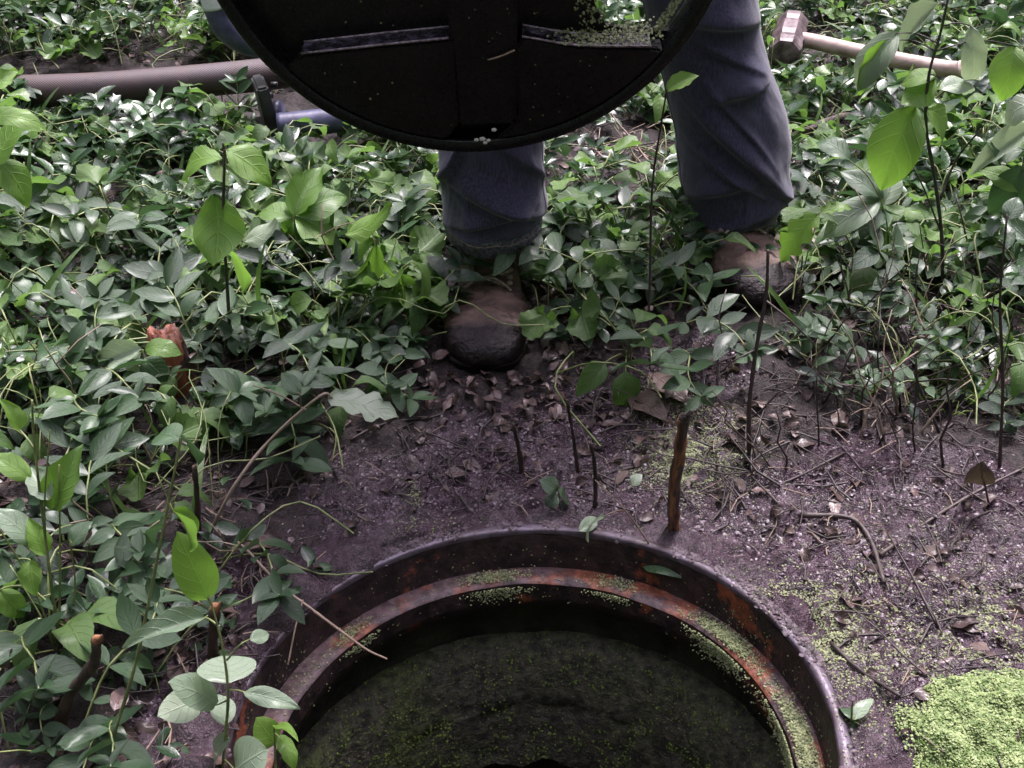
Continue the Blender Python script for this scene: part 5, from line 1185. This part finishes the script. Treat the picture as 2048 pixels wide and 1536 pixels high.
    vs, fs, na, nq = [], [], 150, 16                        # wet soil slumped over the buried left side of the lip
    for i in range(na):
        a = rad(104 + 136 * i / (na - 1)); g = sst1(104, 150, math.degrees(a)) * (.35 + 1.5 * sn(a * 9, 1.5, 3)) * (1 - sst1(212, 238, math.degrees(a)))
        for k in range(nq):
            t = k / (nq - 1); r = R_LIP + .0015 - .006 * (sn(a * 26, 4.2, 1) - .2) * min(1, g) + .075 * t; x, y = RC.x + r * math.cos(a), RC.y + r * math.sin(a)
            b = ring_plane(x, y) * (1 - sst1(.5, 1, t)) + (hz(x, y) - .004) * sst1(.5, 1, t); up_ = math.sin(math.pi * min(1, t * 1.15 + .02)) ** .6 if t < .85 else 0
            vs.append((x, y, b - .004 + up_ * g * (.016 + .010 * sn(x * 60, y * 60, 5) + .005 * sn(x * 160, y * 160, 8))))
    for i in range(na - 1):
        for k in range(nq - 1): fs.append([i * nq + k, i * nq + k + 1, (i + 1) * nq + k + 1, (i + 1) * nq + k])
    kind(ob('slumped_mud', mesh('slumped_mud', vs, fs, M['ground'], True, None, None, {'mud': np.full(len(vs), .55)})), 'stuff')
    ms = Mass()
    for _ in range(52000):
        px, py = rng.uniform(1760, 2250), rng.uniform(1330, 1720); p = G(px, py)
        e = 1820 + 40 * math.sin(py * .02) + 60 * (sn(px * .02, py * .02, 71) - .5); top = 1400 + 50 * (sn(px * .015, 3, 72) - .5) - .12 * (px - 1820)
        if px < e or py < top or rng.random() > min(1, .10 + (px - e) / 90) or rng.random() > min(1, .10 + (py - top) / 80): continue
        edge = min(1, (px - e) / 60, (py - top) / 60); z = hz(p.x, p.y) + .012 * max(0, edge) * (.2 + 1.4 * sn(p.x * 40, p.y * 40, 73)) + rng.uniform(0, .002)
        ms.add(GRAIN, speck_mw((p.x, p.y, z), (rng.gauss(0, .5), rng.gauss(0, .5), 1), rng.uniform(.0007, .0017)), .5)
    gx, gy = np.meshgrid(np.arange(1790, 2260, 7.0), np.arange(1370, 1740, 7.0)); gv = []
    for a, b in zip(gx.ravel(), gy.ravel()):
        p = G(a, b); e = 1820 + 40 * math.sin(b * .02) + 60 * (sn(a * .02, b * .02, 71) - .5); top = 1400 + 50 * (sn(a * .015, 3, 72) - .5) - .12 * (a - 1820)
        edge = min(1, (a - e) / 60, (b - top) / 60); gv.append((p.x, p.y, hz(p.x, p.y) + (.012 * edge * (.2 + 1.4 * sn(p.x * 40, p.y * 40, 73)) - .0006 if edge > .4 + .5 * (sn(a * .05, b * .05, 4) - .5) else -.004)))
    nx_ = gx.shape[1]; ms.add((gv, [[i * nx_ + k, i * nx_ + k + 1, (i + 1) * nx_ + k + 1, (i + 1) * nx_ + k] for i in range(gx.shape[0] - 1) for k in range(nx_ - 1)], []), Matrix.Identity(4), .5, 1)
    ms.build('algae_mat', [M['algae'], M['algae_base']])
    ms = Mass()
    for cx, cy, n, s_ in ((1690, 490, 420, 36), (1560, 470, 220, 18), (1780, 500, 120, 30), (1900, 800, 160, 40)):
        for _ in range(n):
            px, py = rng.gauss(cx, s_), rng.gauss(cy, s_ * .5); p = G(px, py); a = rng.uniform(0, 6.28); b = Vector((p.x, p.y, hz(p.x, p.y) + .012))
            v, f, _ = tube_vf([b, b + Vector((math.cos(a) * .006, math.sin(a) * .006, .008)), b + Vector((math.cos(a) * .016, math.sin(a) * .016, .010))], [.0012, .001, .0004], 3, False); ms.add((v, f, []), Matrix.Identity(4))
    ms.build('moss', [M['moss']])
M['dull_grit'] = mat_noise('dull_mud_crumbs', (0.024, 0.014, 0.017), (0.095, 0.066, 0.080), 60, .5, bump=.5, bscale=400)
M['ground_grit'] = mat_noise('mud_grit', (0.030, 0.018, 0.023), (0.14, 0.100, 0.125), 30, .14, bump=.5, bscale=400, rough2=.5, coat=.25)
litter()

# ------------------------------------------------------------------ dead stems standing in the dark litter on the right and thin stems in the left field
def dead_stems():
    for i in range(78):
        if i < 60: px, py = rng.triangular(1380, 2040, 1800), rng.uniform(580, 940)
        else: px, py = rng.uniform(0, 700), rng.uniform(520, 1150)
        p = G(px, py)
        if clear(p.x, p.y, px, py): continue
        z = hz(p.x, p.y); h = rng.uniform(.05, .17); a = rng.uniform(0, 6.28); ln = rng.uniform(.02, .10); pts = [Vector((0, 0, -.005))]
        for k in range(1, 5):
            t = k / 4; pts.append(Vector((math.cos(a) * ln * t + rng.gauss(0, .004), math.sin(a) * ln * t + rng.gauss(0, .004), h * t)))
        r0 = rng.uniform(.0009, .0021); T = [(smooth_path(pts, 2), [r0 * (1 - .07 * k) for k in range(9)], 6)]
        for _ in range(rng.choice((0, 1, 1, 2))):
            q = pts[rng.randint(1, 3)]; b = rng.uniform(0, 6.28); l = rng.uniform(.02, .07); T.append(([q, q + Vector((math.cos(b), math.sin(b), .5)) * l * .5, q + Vector((math.cos(b), math.sin(b), .35)) * l], [r0 * .6, r0 * .5, r0 * .3], 5))
        v, f = tubes_vf(T); pale = i % 4 == 0 or i >= 60
        o = ob('dead_stem', mesh('dead_stem', v, f, M['straw' if pale else 'twig'])); o.location = (p.x, p.y, z)
        autolabel(o, px, py, ['pale' if pale else 'dark', 'branched' if len(T) > 1 else 'single', 'tall' if h > .11 else 'short'], 'upright dead stem', 'dead stem', 'dead stems standing in the litter')
dead_stems()

# ------------------------------------------------------------------ unseen wood added around to cut low side light: trunks, leaf masses, open top
def shading_wood():
    ms = Mass(); lf = ([(-.5, 0, 0), (0, -.1, .06), (.5, 0, 0), (.25, .6, -.05), (0, 1, -.12), (-.25, .6, -.05)], [[0, 1, 3, 5], [1, 2, 3], [5, 3, 4]], [(.2, .3), (.5, 0), (.8, .3), (.7, .6), (.5, 1), (.3, .6)])
    R_ = random.Random(5)
    for i in range(58):
        a = 2 * math.pi * i / 58 + R_.gauss(0, .04); far = math.cos(a - math.pi / 2)          # far > 0: beyond the person
        r = R_.uniform(5.0, 9.5); x, y = r * math.cos(a), 1.2 + r * math.sin(a); h = R_.uniform(5.5, 9.0) * (.50 if far > .70 else 1)  # kept lower beyond the person so bright sky reaches the mud
        v, f, _ = tube_vf([(x, y, -.2), (x + R_.gauss(0, .1), y + R_.gauss(0, .1), h * .5), (x + R_.gauss(0, .3), y + R_.gauss(0, .3), h)], [.14, .10, .03], 8); ms.add((v, f, []), Matrix.Identity(4), .5, 1)
        for _ in range(330):
            t = R_.random(); rr = 1.5 * math.sqrt(R_.random()) * (1.1 - .5 * t); b = R_.uniform(0, 6.28); p = Vector((x + rr * math.cos(b), y + rr * math.sin(b), .1 + h * t))
            ms.add(lf, frame(p, (R_.gauss(0, 1), R_.gauss(0, 1), R_.gauss(-.3, .6)), (R_.gauss(0, .6), R_.gauss(0, .6), 1), R_.uniform(.22, .50)), R_.random(), 0)
    ms.build('shading_wood', [M['lobed_s'], M['darkwood']])
shading_wood()

# ------------------------------------------------------------------ the same ground cover going on beyond the picture's edges
def outer_cover():
    ms = Mass(); pts = []
    while len(pts) < 3000:
        x, y = rng.uniform(-4.2, 4.2), rng.uniform(-1.6, 6.5); px, py = proj(np.float64(x), np.float64(y))
        inside = -230 < px < 2278 and -110 < py < 1800 and y > .2
        if inside or math.hypot(x - RC.x, y - RC.y) < .55 or (px > 1650 and 900 < py < 1900 and px < 2700 and y > .2) or sn(x * 2.2, y * 2.2, 6) < .36: continue
        pts.append((x, y))
    zs = hz_np(np.array([p[0] for p in pts]), np.array([p[1] for p in pts]))
    for (x, y), z in zip(pts, zs):
        m = Matrix.Translation((x, y, float(z) - .004)) @ Matrix.Rotation(rng.uniform(0, 6.283), 4, 'Z') @ Matrix.Scale(rng.uniform(1.0, 1.9), 4)
        sh = rng.betavariate(1.3, 1.5); lob = rng.random() < .25; tp, vf = (LOB[rng.randrange(len(LOB))], lobed) if lob else (SPR[rng.randrange(len(SPR))], vinca_vf)
        ms.add(tp[0], m, .5, 2)
        for k, lm in tp[1]: ms.add(vf[k], m @ lm, min(1, max(0, sh + rng.gauss(0, .1))), 1 if lob else 0)
    ms.build('ground_cover', [M['vinca_s'], M['lobed_s'], M['stem']])
outer_cover()
